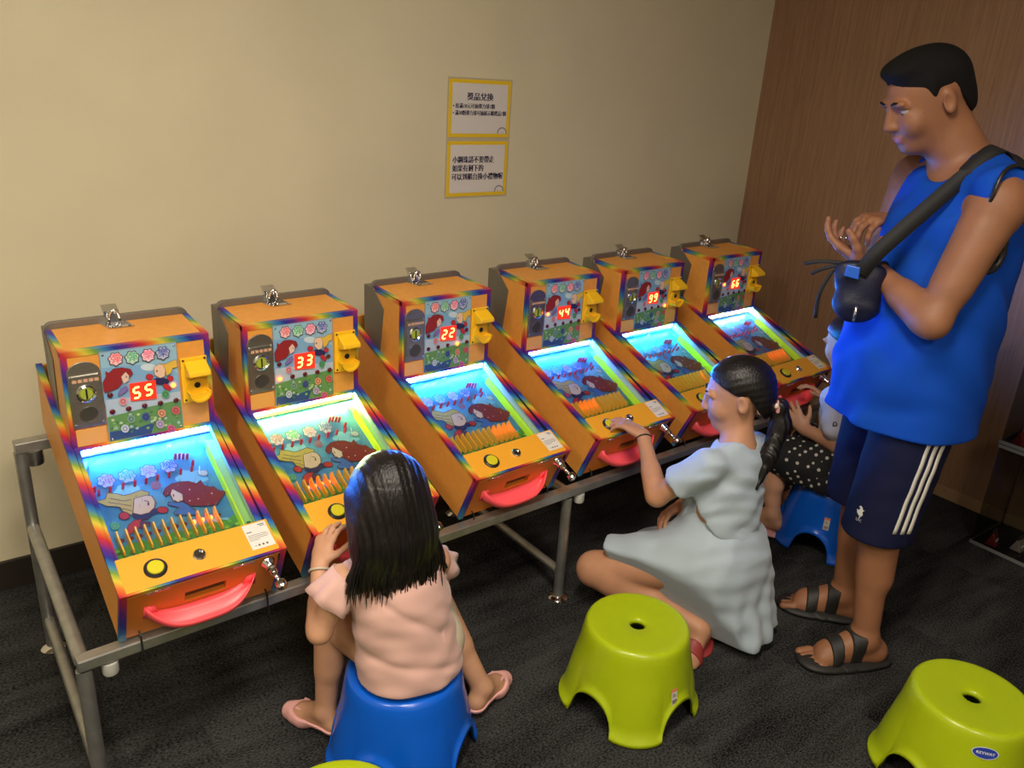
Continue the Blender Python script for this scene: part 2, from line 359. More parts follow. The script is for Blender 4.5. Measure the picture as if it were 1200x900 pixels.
# ---------------------------------------------------------------- wall signs
def sign(z0, label, lines):
    r = empty('wall_sign', (1.8025, YW - 0.001, z0)); tag(r, label, 'sign', 'laminated notices on the cream wall')
    W, H = 0.273, 0.2
    b = MB(); b.box(-W / 2 - 0.006, W / 2 + 0.006, -0.0012, 0, -H / 2 - 0.006, H / 2 + 0.006); b.build('laminate', mat('laminate_film', (0.52, 0.45, 0.30), 0.25), r)
    b = MB(); b.box(-W / 2, W / 2, -0.0020, -0.0012, -H / 2, H / 2); b.build('border', mat('yellow_paper', (0.80, 0.54, 0.02), 0.35), r)
    b = MB(); b.box(-W / 2 + 0.014, W / 2 - 0.014, -0.0024, -0.002, -H / 2 + 0.013, H / 2 - 0.013); b.build('paper', mat('white_paper', (0.70, 0.66, 0.62), 0.35), r)
    for (txt, x, y, sz, al, sx) in lines:
        A = Art(lambda x_, y_, h: (x_, -0.0024 - h, y_))
        for k in (0, 0.04, 0.08): A.text((0.012, 0.010, 0.05), txt, x + sz * k, y, sz, align=al, sx=sx)
        A.build('text_line', r)
    A = Art(lambda x_, y_, h: (x_, -0.0024 - h, y_))
    A.shape((0.25, 0.23, 0.30), [(0.104 + 0.022 * math.cos(t), -0.083 + 0.020 * math.sin(t)) for t in np.linspace(-0.2, PI + 0.2, 16)] + [(0.104 + 0.017 * math.cos(t), -0.083 + 0.015 * math.sin(t)) for t in np.linspace(PI + 0.2, -0.2, 16)])
    A.shape((0.25, 0.23, 0.30), ell(0.098, -0.083, 0.002, 0.002, 8)); A.shape((0.25, 0.23, 0.30), ell(0.110, -0.083, 0.002, 0.002, 8))
    A.build('stamp', r)
sign(1.457, 'upper yellow-bordered paper notice with two bullet lines on cream wall', [('獎品兌換', -0.002, 0.040, 0.029, 'CENTER', 1), ('• 投滿10元可抽彈力球1顆', -0.120, 0.008, 0.0185, 'LEFT', 0.90), ('• 滿30顆彈力球可抽展示櫃禮品1個', -0.120, -0.016, 0.0185, 'LEFT', 0.85)])
sign(1.243, 'lower yellow-bordered paper notice with three lines of text on cream wall', [('小鋼珠請不要帶走', -0.115, 0.032, 0.0270, 'LEFT', 0.87), ('如果有剩下的', -0.115, 0.001, 0.0270, 'LEFT', 0.87), ('可以到櫃台換小禮物喔', -0.117, -0.030, 0.0270, 'LEFT', 0.87)])

# ================================================================ the stand
RA = 0.0368
def row(t, y0=0.0):   # point along the row direction
    return (0.165 + t * math.cos(RA), y0 + t * math.sin(RA))
stand = empty('tube_stand', (1.5, 1.9, 0)); tag(stand, 'long galvanised steel tube stand carrying the row of pinball machines', 'stand')
def st(mb, name, m=GALV, smooth=False, bevel=0.0):
    o = mb.build(name, m, stand, smooth, bevel); o.matrix_parent_inverse = Matrix.Translation((-1.5, -1.9, 0)); return o
YF, YB = 1.607, 2.235
def bar(t0, t1, y0, z0, z1, w):
    (xa, ya), (xb, yb) = row(t0, y0), row(t1, y0); nx, ny = -math.sin(RA) * w / 2, math.cos(RA) * w / 2
    m = MB(); m.hexa([(xa - nx, ya - ny, z0), (xb - nx, yb - ny, z0), (xb + nx, yb + ny, z0), (xa + nx, ya + ny, z0), (xa - nx, ya - ny, z1), (xb - nx, yb - ny, z1), (xb + nx, yb + ny, z1), (xa + nx, ya + ny, z1)]); return m
LT = 2.80
st(bar(-0.012, LT, YF, 0.377, 0.404, 0.032), 'front_rail', bevel=0.003)
st(bar(-0.012, LT, YB, 0.612, 0.642, 0.034), 'rear_rail', bevel=0.003)
for t in (0.0, 1.375, 2.75):
    (xf, yf), (xb, yb) = row(t, YF), row(t, YB)
    zt = 0.372
    m = MB(); m.tube([(xf, yf, 0.012), (xf, yf, zt)], 0.016, 14); sm_auto(st(m, 'leg'))
    m = MB(); m.tube([(xb, yb, 0.012), (xb, yb, 0.612)], 0.016, 14); sm_auto(st(m, 'leg'))
    m = MB(); m.tube([(xf, yf + 0.012, 0.388), (xb, yb - 0.012, 0.392)], 0.0155, 14); sm_auto(st(m, 'side_tube'))
    m = MB(); m.tube([(xf, yf + 0.014, 0.10), (xb, yb - 0.014, 0.10)], 0.014, 14); sm_auto(st(m, 'lower_tube'))
    for (x, y) in ((xf, yf), (xb, yb)):
        m = MB(); m.lathe([(0.033, 0), (0.033, 0.004), (0.026, 0.010), (0.012, 0.014), (0.009, 0.026)], (x, y, 0), n=20); sm_auto(st(m, 'foot_disc', CHROME))
    m = MB(); m.lathe([(0.015, -0.03), (0.017, -0.026), (0.017, 0)], (xf + 0.05, yf, 0.372), n=14); sm_auto(st(m, 'rail_plug', mat('white_plug', (0.5, 0.5, 0.46), 0.5)))
    m = MB(); m.lathe([(0.019, -0.04), (0.021, -0.034), (0.021, 0)], (xb + 0.03, yb, 0.612), n=14); sm_auto(st(m, 'rail_plug', STEEL))

# ================================================================ pinball machines
ZB = 0.405
def Lc(u, d, z): return (u, -d, z - ZB)
SL = 0.3476; EV = (0.906, -0.423); NV = (0.423, 0.906); G0 = (0.003, 0.724)
def FP(u, s_, h): return Lc(u, G0[0] + EV[0] * s_ + NV[0] * h, G0[1] + EV[1] * s_ + NV[1] * h)
FT = (0.392, 0.556); FB = (0.328, 0.412); FL = math.hypot(FT[0] - FB[0], FT[1] - FB[1]); FE = ((FB[0] - FT[0]) / FL, (FB[1] - FT[1]) / FL); FN = (-FE[1], FE[0])
def FR(u, t, h): return Lc(u, FT[0] + FE[0] * t + FN[0] * h, FT[1] + FE[1] * t + FN[1] * h)
HW, PO, PI_ = 0.1615, 0.175, 0.1625
AP0, AP1 = (0.318, 0.602), (0.398, 0.563)
AL = math.hypot(AP1[0] - AP0[0], AP1[1] - AP0[1]); AE = ((AP1[0] - AP0[0]) / AL, (AP1[1] - AP0[1]) / AL); AN = (-AE[1], AE[0])
def AP(u, t, h): return Lc(u, AP0[0] + AE[0] * t + AN[0] * h, AP0[1] + AE[1] * t + AN[1] * h)
def HF(u, z, h): return Lc(u, 0.001 + h, z)   # on the head's face
PANEL = [(-0.291, 0.842), (0.398, 0.563), (0.328, 0.408), (-0.335, 0.662)]
CACHE = {}
def shared(key, maker):
    if key not in CACHE: CACHE[key] = maker()
    return CACHE[key]
def xf(pts, fn): return [fn(p) for p in pts]
# art maps: the print layouts in their own drawing units -> panel metres
FIELD = homog([(40, 190), (835, 45), (1128, 640), (262, 885)], [(-0.150, 0.004), (0.150, 0.004), (0.150, SL - 0.004), (-0.150, SL - 0.004)])
DISP = homog([(185, 115), (835, 20), (875, 680), (250, 805)], [(-0.0835, 0.947), (0.0835, 0.947), (0.0835, 0.728), (-0.0835, 0.728)])
INK = (0.05, 0.01, 0.015)
def field_art():
    A = Art(lambda x, y, h: FP(x, y, -0.030 + h))
    P = lambda pts: [FIELD(p) for p in pts]
    S = lambda col, pts, line=INK, lw=0.0021: A.shape(tuple(v * 0.62 for v in col), P(pts), line, lw)
    def cloud(cx, cy, r): A.shape((0.16, 0.36, 0.50), [FIELD((cx + r * 1.6 * math.cos(t) * (1 + 0.12 * math.sin(5 * t)), cy + r * 0.7 * math.sin(t) * (1 + 0.12 * math.sin(5 * t)))) for t in np.linspace(0, 2 * PI, 22)[:-1]])
    cloud(720, 300, 60); cloud(330, 380, 55); cloud(900, 560, 40)
    # grass strip at the lower end
    g = [(-0.150, SL - 0.004), (0.150, SL - 0.004)] + [(0.150 - 0.300 * i / 24, SL - 0.072 - 0.006 * (i % 2) - 0.004 * math.sin(i)) for i in range(25)]
    A.shape((0.05, 0.20, 0.03), g)
    for i in range(46): A.shape(random.choice([(0.10, 0.30, 0.03), (0.22, 0.36, 0.04), (0.03, 0.11, 0.02)]), ell(-0.146 + random.random() * 0.292, SL - 0.01 - random.random() * 0.055, 0.006, 0.004, 7))
    # title characters on coloured blobs
    for ch, c, cx, cy in zip('彈彈樂樂', ((0.85, 0.18, 0.22), (0.10, 0.50, 0.20), (0.85, 0.25, 0.40), (0.06, 0.12, 0.55)), (195, 325, 458, 582), (322, 296, 270, 240)):
        x, y = FIELD((cx, cy)); A.shape((0.03, 0.02, 0.08), [(x + 0.019 * math.cos(t) * (1 + .13 * math.sin(7 * t)), y + 0.021 * math.sin(t) * (1 + .13 * math.sin(7 * t))) for t in np.linspace(0, 2 * PI, 30)[:-1]])
        A.shape((0.30, 0.22, 0.38), [(x + 0.0172 * math.cos(t) * (1 + .13 * math.sin(7 * t)), y + 0.019 * math.sin(t) * (1 + .13 * math.sin(7 * t))) for t in np.linspace(0, 2 * PI, 30)[:-1]])
        V, Fc = text_mesh(ch, 0.030); A.h += 0.00006; A.mb.add([A.fn(x + p[0], y - p[1], A.h) for p in V], Fc, A.mi(tuple(v * 0.35 for v in c)))
        A.h += 0.00006; A.mb.add([A.fn(x + p[0] + 0.0012, y - p[1], A.h) for p in V], Fc, A.mi(tuple(v * 0.35 for v in c)))
    # flying girl with blond hair
    WHL = (0.60, 0.72, 0.85)
    S((0.58, 0.42, 0.10), [(130, 445), (185, 430), (200, 395), (260, 402), (300, 412), (345, 402), (405, 380), (455, 393), (445, 420), (375, 440), (355, 500), (350, 525), (290, 500), (275, 475), (190, 470), (165, 460)])
    for q in ([(215, 425), (300, 440), (345, 432)], [(200, 448), (290, 460), (345, 468)], [(285, 485), (320, 490), (350, 500)]):
        A.shape(INK, P(q + [(x, y + 4) for x, y in q[::-1]]))
    S((0.02, 0.02, 0.12), [(350, 515), (400, 525), (470, 495), (505, 488), (512, 510), (470, 522), (440, 548), (400, 552), (355, 537)])
    S((0.78, 0.55, 0.42), [(365, 430), (440, 410), (472, 415), (490, 445), (485, 480), (450, 510), (400, 522), (355, 512)])
    S((0.55, 0.02, 0.03), ell(297, 530, 30, 20)); S((0.55, 0.02, 0.03), ell(537, 495, 32, 17))
    S((0.55, 0.02, 0.03), [(300, 642), (325, 585), (360, 558), (405, 552), (395, 590), (350, 625), (318, 645)]); S((0.10, 0.02, 0.08), [(395, 565), (455, 568), (452, 588), (396, 606)])
    A.shape(INK, P(ell(450, 460, 6, 11))); A.shape(INK, P([(425, 438), (455, 445), (455, 449), (425, 443)])); A.shape((0.7, 0.25, 0.2), P(ell(462, 488, 7, 4)))
    # flying girl with red hair
    S((0.06, 0.16, 0.50), [(575, 450), (612, 455), (660, 450), (690, 465), (740, 500), (762, 520), (700, 526), (620, 522), (605, 512), (640, 480), (572, 466)])
    S((0.25, 0.015, 0.02), [(545, 400), (560, 370), (600, 345), (650, 335), (700, 332), (750, 345), (772, 325), (790, 355), (830, 365), (852, 362), (880, 385), (927, 390), (900, 420), (870, 462), (800, 470), (720, 470), (680, 455), (665, 430), (660, 405), (640, 395), (600, 375), (585, 400), (560, 420)])
    S((0.80, 0.60, 0.50), [(600, 375), (640, 395), (662, 405), (662, 438), (632, 450), (602, 432), (588, 405)])
    A.shape(INK, P(ell(606, 412, 4, 9))); A.shape((0.7, 0.2, 0.2), P(ell(604, 438, 6, 3)))
    for cx, cy in ((705, 378), (705, 443), (757, 432), (840, 400)): A.shape((0.6, 0.5, 0.5), P(ell(cx, cy, 5, 4)))
    # spirals, flowers, note
    for cx, cy, c in ((235, 592, (0.05, 0.30, 0.12)), (470, 785, (0.65, 0.65, 0.7)), (675, 748, (0.80, 0.30, 0.03)), (880, 678, (0.75, 0.25, 0.30)), (500, 355, (0.30, 0.05, 0.12)), (560, 790, (0.2, 0.4, 0.1)), (1000, 640, (0.5, 0.6, 0.3))):
        for k, r in enumerate((30, 20, 11)): A.shape(c if k % 2 == 0 else (0.10, 0.14, 0.16), P(ell(cx, cy, r, r * 0.8)))
    S((0.6, 0.6, 0.65), ell(790, 285, 26, 16), (0.1, 0.1, 0.2)); A.shape((0.6, 0.6, 0.65), P([(762, 290), (766, 245), (771, 245), (768, 292)]))
    return A.mb.mesh('playfield_print', A.mats), A.mats
def disp_art(lit):
    A = Art(lambda x, y, h: HF(x, y, 0.0035 + h))
    P = lambda pts: [DISP(p) for p in pts]
    S = lambda col, pts, line=INK, lw=0.0007: A.shape(col, P(pts), line, lw)
    A.shape((0.28, 0.48, 0.62), [(-0.083, 0.9465), (0.083, 0.9465), (0.083, 0.79), (-0.083, 0.79)])
    A.shape((0.20, 0.40, 0.62), P([(190, 230), (480, 200), (700, 190), (850, 260), (855, 420), (215, 520)]))
    A.shape((0.55, 0.66, 0.72), P(ell(600, 215, 70, 28))); A.shape((0.42, 0.52, 0.62), P([(225, 480), (860, 400), (865, 560), (230, 620)]))
    A.shape((0.12, 0.28, 0.08), [(-0.083, 0.790), (-0.05, 0.7925), (0.0, 0.797), (0.083, 0.802), (0.083, 0.7285), (-0.083, 0.7285)])
    A.shape((0.03, 0.07, 0.20), P([(250, 800), (600, 735), (640, 640), (500, 690), (250, 730)]))
    for i in range(40): A.shape(random.choice([(0.22, 0.42, 0.10), (0.50, 0.60, 0.30), (0.06, 0.18, 0.06), (0.4, 0.5, 0.5)]), ell(-0.08 + random.random() * 0.16, 0.736 + random.random() * 0.052, 0.004, 0.0035, 6))
    for ch, c, cx, cy in zip('彈彈樂樂', ((0.85, 0.15, 0.18), (0.10, 0.45, 0.20), (0.85, 0.20, 0.32), (0.06, 0.10, 0.42)), (320, 460, 595, 720), (155, 140, 120, 100)):
        x, y = DISP((cx, cy))
        for r, col in ((1.0, (0.03, 0.01, 0.03)), (0.88, tuple(min(0.9, v * 0.5 + 0.45) for v in c))):
            A.shape(col, [(x + 0.0155 * r * math.cos(t) * (1 + .12 * math.sin(7 * t)), y + 0.0165 * r * math.sin(t) * (1 + .12 * math.sin(7 * t))) for t in np.linspace(0, 2 * PI, 28)[:-1]])
        A.text(c, ch, x, y, 0.024); A.text(c, ch, x + 0.001, y, 0.024)
    S((0.28, 0.015, 0.02), [(205, 340), (235, 290), (230, 250), (255, 265), (300, 230), (370, 220), (440, 230), (460, 265), (435, 292), (400, 250), (360, 295), (365, 345), (330, 380), (280, 400), (215, 420)])
    S((0.20, 0.15, 0.42), [(330, 425), (350, 390), (400, 360), (415, 390), (380, 420), (330, 445)]); S((0.75, 0.52, 0.42), [(360, 292), (400, 252), (428, 282), (422, 320), (380, 345)])
    S((0.72, 0.45, 0.06), [(680, 182), (740, 186), (790, 162), (832, 148), (838, 205), (800, 215), (780, 255), (745, 275), (735, 225), (715, 190)])
    S((0.02, 0.02, 0.10), ell(695, 320, 70, 26)); S((0.78, 0.52, 0.36), [(640, 212), (680, 187), (718, 192), (735, 230), (728, 280), (690, 295), (645, 270)])
    S((0.50, 0.02, 0.03), ell(600, 287, 30, 22)); S((0.50, 0.02, 0.03), ell(775, 295, 25, 20)); S((0.50, 0.02, 0.03), ell(745, 365, 38, 20, rot=0.6))
    A.shape(INK, P(ell(664, 240, 6, 9))); A.shape(INK, P(ell(404, 290, 4, 8)))
    for cx, cy, c in ((368, 482, (0.75, 0.28, 0.32)), (730, 420, (0.10, 0.36, 0.16)), (430, 620, (0.2, 0.34, 0.26)), (555, 600, (0.05, 0.08, 0.28)), (692, 570, (0.75, 0.30, 0.16)), (812, 545, (0.65, 0.10, 0.10)), (675, 655, (0.5, 0.36, 0.55)), (375, 695, (0.55, 0.58, 0.65)), (765, 690, (0.65, 0.10, 0.22))):
        A.shape(c, P(ell(cx, cy, 34, 32))); A.shape(tuple(v * 0.45 for v in c), P(ell(cx, cy, 22, 20))); A.shape(c, P(ell(cx, cy, 12, 11)))
    return A.mb.mesh('display_print', A.mats), A.mats
SEG = {'0': 'abcdef', '1': 'bc', '2': 'abged', '3': 'abgcd', '4': 'fgbc', '5': 'afgcd', '6': 'afgedc', '7': 'abc', '8': 'abcdefg', '9': 'abcdfg'}
def digit_quads(mb, ch, cx, cz, w, h, fn, th, sl=0.12):
    pts = {'a': ((-1, 1), (1, 1)), 'g': ((-1, 0), (1, 0)), 'd': ((-1, -1), (1, -1)), 'f': ((-1, 1), (-1, 0)), 'b': ((1, 1), (1, 0)), 'e': ((-1, 0), (-1, -1)), 'c': ((1, 0), (1, -1))}
    for sgm in SEG[ch]:
        (x0, y0), (x1, y1) = pts[sgm]; x0, x1, y0, y1 = x0 * w / 2, x1 * w / 2, y0 * h / 2, y1 * h / 2
        dx, dy = x1 - x0, y1 - y0; l = math.hypot(dx, dy); dx, dy = dx / l, dy / l; nx, ny = -dy * th / 2, dx * th / 2
        Q = [(x0 + dx * th * .5 * .3, y0 + dy * th * .15), (x0 + nx + dx * th * .5, y0 + ny + dy * th * .5), (x1 + nx - dx * th * .5, y1 + ny - dy * th * .5), (x1 - dx * th * .15, y1 - dy * th * .15), (x1 - nx - dx * th * .5, y1 - ny - dy * th * .5), (x0 - nx + dx * th * .5, y0 - ny + dy * th * .5)]
        mb.poly([fn(cx + x + y * sl, cz + y) for x, y in Q])
LAMPS = [(262, 437), (275, 567), (413, 540), (550, 515), (685, 492), (818, 468), (800, 350)]
RED_OFF = mat('red_lamp_off', (0.10, 0.005, 0.008), 0.3)
RED_ON = mat('red_lamp_lit', (0.9, 0.1, 0.02), 0.3, emit=(1.0, 0.10, 0.02), estr=9)
RED_BACK = mat('display_window_lit', (0.5, 0.02, 0.01), 0.3, emit=(1.0, 0.035, 0.012), estr=0.85)
RED_DIG = mat('display_digit_lit', (0.9, 0.4, 0.1), 0.3, emit=(1.0, 0.42, 0.10), estr=5)
FIELD_M = None
def field_board_mat():
    m = bpy.data.materials.new('playfield_board'); m.use_nodes = True; nt, N, L = nodes_of(m); b = N['Principled BSDF']; b.inputs['Roughness'].default_value = 0.35
    tc = N.new('ShaderNodeTexCoord'); n = N.new('ShaderNodeTexNoise'); n.inputs['Scale'].default_value = 9; n.inputs['Detail'].default_value = 3; L.new(tc.outputs['Object'], n.inputs[0])
    r = N.new('ShaderNodeValToRGB'); r.color_ramp.elements[0].color = (0.03, 0.14, 0.36, 1); r.color_ramp.elements[1].color = (0.08, 0.24, 0.38, 1); r.color_ramp.elements[0].position = .35; r.color_ramp.elements[1].position = .7
    L.new(n.outputs[0], r.inputs[0]); L.new(r.outputs[0], b.inputs['Base Color']); return m
FIELDM = field_board_mat()
DIVIDER = mat('orange_divider', (0.80, 0.36, 0.03), 0.4)
POSTM = mat('red_post', (0.55, 0.02, 0.04), 0.4)

def make_machine(idx, x, y, dyaw, num, led, lstr, label, lit_lamp, lit_div):
    root = empty('pinball_machine', (x, y, ZB), RA + dyaw); tag(root, label, 'pinball machine', 'row of orange pinball machines')
    def part(name, key, fn, mats, par=root, bevel=0.0, smooth=False, auto=False, solid=0.0):
        def mk():
            m = MB(); fn(m); me = m.mesh(name, mats, smooth)
            if auto:
                me.polygons.foreach_set('use_smooth', [True] * len(me.polygons)); me.set_sharp_from_angle(angle=math.radians(35))
            return me
        return link(name, shared(key, mk), par, bevel, solid)
    # side panels with their rainbow edging
    for sgn in (-1, 1):
        a, b_ = (PI_ * sgn, PO * sgn) if sgn > 0 else (-PO, -PI_)
        sp = part('side_panel', 'panel%d' % sgn, lambda m: m.prism(PANEL, a, b_, lambda p, t: Lc(t, p[0], p[1])), ORANGE, bevel=0.001)
        def trim(m):
            e = 0.0012
            for (p, q) in ((PANEL[0], PANEL[1]), (PANEL[1], PANEL[2])):
                dx, dz = q[0] - p[0], q[1] - p[1]; l = math.hypot(dx, dz); n_ = (-dz / l, dx / l)
                if n_[0] < 0 and dz < 0 and abs(dx) < 0.1: n_ = (-n_[0], -n_[1])
                if abs(dx) > 0.1 and n_[1] < 0: n_ = (-n_[0], -n_[1])
                w = 0.010
                P0 = [(p[0] + n_[0] * e, p[1] + n_[1] * e), (q[0] + n_[0] * e, q[1] + n_[1] * e), (q[0] - n_[0] * w, q[1] - n_[1] * w), (p[0] - n_[0] * w, p[1] - n_[1] * w)]
                if sgn > 0: m.prism(P0, a - 0.0008, b_ + 0.0012, lambda p_, t: Lc(t, p_[0], p_[1]))
                else: m.prism(P0, a - 0.0012, b_ + 0.0008, lambda p_, t: Lc(t, p_[0], p_[1]))
        part('edge_trim', 'ptrim%d' % sgn, trim, RAINBOW, sp)
    if True:
        part('inner_lining', 'lining', lambda m: m.prism([(0.003, 0.69), (0.003, 0.726), (0.395, 0.560), (0.39, 0.53)], PI_ - 0.0022, PI_ - 0.0004, lambda p, t: Lc(t, p[0], p[1])), mat('black_lining', (0.008, 0.01, 0.03), 0.22))
    # base board and back
    part('base_board', 'base', lambda m: (m.prism([(0.322, 0.414), (0.322, 0.430), (-0.325, 0.678), (-0.333, 0.663)], -PI_, PI_, lambda p, t: Lc(t, p[0], p[1])), m.prism([(-0.333, 0.665), (-0.32, 0.67), (-0.285, 0.838), (-0.291, 0.840)], -PI_, PI_, lambda p, t: Lc(t, p[0], p[1]))), ORANGE)
    # head box
    HP = [(0.0, 0.957), (0.0, 0.700), (-0.160, 0.700), (-0.160, 0.966)]
    hd = part('head_box', 'head', lambda m: m.prism(HP, -HW, HW, lambda p, t: Lc(t, p[0], p[1])), ORANGE, bevel=0.001)
    def htrim(m):
        w, e = 0.013, 0.0014
        m.hexa([Lc(-HW - e, -w, 0.957), Lc(HW + e, -w, 0.957), Lc(HW + e, e, 0.957), Lc(-HW - e, e, 0.957), Lc(-HW - e, -w, 0.9595), Lc(HW + e, -w, 0.9595), Lc(HW + e, e, 0.9585), Lc(-HW - e, e, 0.9585)])
        m.box(-HW - e, HW + e, -e, 0.0, 0.945 - ZB, 0.9575 - ZB)
        for sg in (-1, 1):
            u0, u1 = sorted((sg * (HW + e), sg * (HW - 0.012)))
            m.box(u0, u1, -e, 0.0, 0.715 - ZB, 0.9575 - ZB)
            s0, s1 = sorted((sg * (HW + e), sg * HW)); m.box(s0, s1, -e, 0.013, 0.72 - ZB, 0.9575 - ZB)
            m.hexa([Lc(u0, -0.156, 0.9655), Lc(u1, -0.156, 0.9655), Lc(u1, -0.012, 0.957), Lc(u0, -0.012, 0.957), Lc(u0, -0.156, 0.9675), Lc(u1, -0.156, 0.9675), Lc(u1, -0.012, 0.9595), Lc(u0, -0.012, 0.9595)])
            m.hexa([Lc(s0, -0.15, 0.954), Lc(s1, -0.15, 0.954), Lc(s1, 0, 0.945), Lc(s0, 0, 0.945), Lc(s0, -0.156, 0.9675), Lc(s1, -0.156, 0.9675), Lc(s1, 0, 0.9595), Lc(s0, 0, 0.9595)])
    part('edge_trim', 'htrim', htrim, RAINBOW, hd)
    # grey metal back plate wrapping the head's rear
    def back(m):
        R, t = 0.02, 0.982; W = HW + 0.003
        prof = [(-W, 0.70), (W, 0.70)] + [(W - R + R * math.cos(a_), t - R + R * math.sin(a_)) for a_ in np.linspace(0, PI / 2, 6)] + [(-W + R - R * math.sin(a_), t - R + R * math.cos(a_)) for a_ in np.linspace(0, PI / 2, 6)]
        m.prism(prof, -0.175, -0.161, lambda p, t_: Lc(p[0], t_, p[1]))
        m.box(-HW, HW, 0.175, 0.215, 0.70 - ZB, 0.962 - ZB)
        for sg in (-1, 1):
            u0, u1 = sorted((sg * (HW + 0.0004), sg * (HW + 0.0024)))
            m.prism([(-0.176, 0.957), (-0.150, 0.957), (-0.098, 0.912), (-0.128, 0.70), (-0.176, 0.70)], u0, u1, lambda p, t_: Lc(t_, p[0], p[1]))
    bk = part('back_plate', 'back', back, PLATE, bevel=0.0008)
    # chrome hasp on top
    lt = part('latch', 'latch', lambda m: (m.hexa([Lc(-0.045, -0.16, 0.967), Lc(0.012, -0.16, 0.967), Lc(0.024, -0.112, 0.9645), Lc(-0.033, -0.112, 0.9645), Lc(-0.045, -0.16, 0.9685), Lc(0.012, -0.16, 0.9685), Lc(0.024, -0.112, 0.966), Lc(-0.033, -0.112, 0.966)]),
        m.hexa([Lc(-0.028, -0.170, 0.966), Lc(0.0, -0.170, 0.966), Lc(0.0, -0.150, 0.966), Lc(-0.028, -0.150, 0.966), Lc(-0.034, -0.184, 1.006), Lc(0.002, -0.184, 1.006), Lc(0.002, -0.160, 0.995), Lc(-0.034, -0.160, 0.995)])), CHROME, bevel=0.0015)
    part('latch_loop', 'loop', lambda m: m.tube([Lc(-0.012 + 0.012 * math.cos(a_), -0.150 + 0.004 * math.sin(a_), 0.972 + 0.028 * math.sin(a_)) for a_ in np.linspace(0, PI, 10)], 0.0035, 8), CHROME, lt, smooth=True)
    for (su, sd) in ((-0.026, -0.120), (0.014, -0.120), (0.006, -0.150)):
        part('screw', 'lscrew%.3f%.3f' % (su, sd), lambda m: m.lathe([(0.0035, 0), (0.0033, 0.0012), (0.001, 0.002)], Lc(su, sd, 0.967), n=8), CHROME, lt)
    # coin plate
    def coin(m):
        u0, u1, z0, z1 = -0.1555, -0.0865, 0.775, 0.905
        prof = [(u0, z0), (u1, z0), (u1, z1)] + [((u0 + u1) / 2 + (u1 - u0) / 2 * math.cos(a_), z1 + 0.028 * math.sin(a_)) for a_ in np.linspace(0.15, PI - 0.15, 10)] + [(u0, z1)]
        m.prism(prof, 0.002, 0.006, lambda p, t: HF(p[0], p[1], t - 0.001))
        m.box(u0 + 0.004, u1 - 0.004, -0.010, -0.006, 0.780 - ZB, 0.902 - ZB)
    cp = part('coin_plate', 'coin', coin, STEEL, bevel=0.001)
    cx = -0.121
    part('coin_ring', 'coinring', lambda m: m.lathe([(0.021, 0), (0.021, 0.003), (0.017, 0.005), (0.014, 0.002), (0.0, 0.002)], HF(cx, 0.858, 0.0085), (0, -1, 0), 24), CHROME, cp, auto=True)
    part('coin_bezel', 'coinbez', lambda m: (m.lathe([(0.0135, 0), (0.013, 0.0012), (0, 0.0012)], HF(cx, 0.858, 0.0105), (0, -1, 0), 20),), mat('olive_bezel', (0.35, 0.42, 0.05), 0.3), cp)
    part('coin_slot', 'coinslot', lambda m: m.box(cx - 0.0018, cx + 0.0018, -0.0140, -0.0125, 0.846 - ZB, 0.870 - ZB), BLACK, cp)
    part('return_cup', 'coinret', lambda m: (m.lathe([(0.020, 0), (0.0195, 0.002), (0.016, 0.001), (0, 0.0005)], HF(cx, 0.807, 0.0085), (0, -1, 0), 20),), mat('dark_return', (0.16, 0.155, 0.14), 0.3, 0.8), cp)
    part('plate_print', 'coinprint', lambda m: [m.box(cx - 0.026 + i * 0.0115, cx - 0.017 + i * 0.0115, -0.0106, -0.0102, 0.886 - ZB, 0.8935 - ZB) for i in range(5)], flat((0.62, 0.35, 0.22)), cp)
    for (su, sz) in ((-0.150, 0.900), (-0.092, 0.900), (-0.150, 0.785), (-0.092, 0.785)):
        part('screw', 'cscrew%.3f%.3f' % (su, sz), lambda m: m.lathe([(0.0032, 0), (0.003, 0.0012), (0.001, 0.002)], HF(su, sz, 0.0085), (0, -1, 0), 8), CHROME, cp)
    part('cover_panel', 'cover', lambda m: m.box(-0.152, -0.088, -0.0035, -0.001, 0.728 - ZB, 0.770 - ZB), mat('light_orange_cover', (0.78, 0.36, 0.08), 0.4), bevel=0.001)
    # display panel
    dp = part('display_panel', 'disp', lambda m: m.box(-0.0845, 0.0845, -0.004, -0.001, 0.7265 - ZB, 0.9485 - ZB), mat('display_board', (0.25, 0.33, 0.4), 0.35))
    me, _ = shared('dispart', lambda: disp_art(0)); link('display_print', me, dp)
    for k, (px, pz) in enumerate(LAMPS):
        lx, lz = DISP((px, pz)); on = (k == lit_lamp)
        lo = part('lamp', 'lamp%d%d' % (k, on), lambda m: m.lathe([(0.0062, 0), (0.0062, 0.0018), (0.004, 0.0034), (0.0, 0.0040)], HF(lx, lz, 0.0062), (0, -1, 0), 14), RED_ON if on else RED_OFF, dp, auto=True)
    wx, wz = DISP((541, 396))
    part('digit_window', 'win', lambda m: m.prism([DISP(p) for p in ((425, 345), (435, 480), (655, 455), (650, 310))], 0.0062, 0.0078, lambda p, t: HF(p[0], p[1], t)), RED_BACK, dp)
    def digs(m):
        f = lambda a_, b_: HF(a_, b_, 0.0086)
        digit_quads(m, num[0], wx - 0.0145, wz - 0.002, 0.0135, 0.026, f, 0.0048); digit_quads(m, num[1], wx + 0.0125, wz, 0.0135, 0.026, f, 0.0048)
    part('digits', 'dig' + num, digs, RED_DIG, dp)
    for (su, sz) in ((-0.078, 0.942), (0.078, 0.942), (-0.078, 0.733), (0.078, 0.733)):
        part('screw', 'dscrew%.3f%.3f' % (su, sz), lambda m: m.lathe([(0.0028, 0), (0.0026, 0.0010), (0.001, 0.0018)], HF(su, sz, 0.005), (0, -1, 0), 8), CHROME, dp)
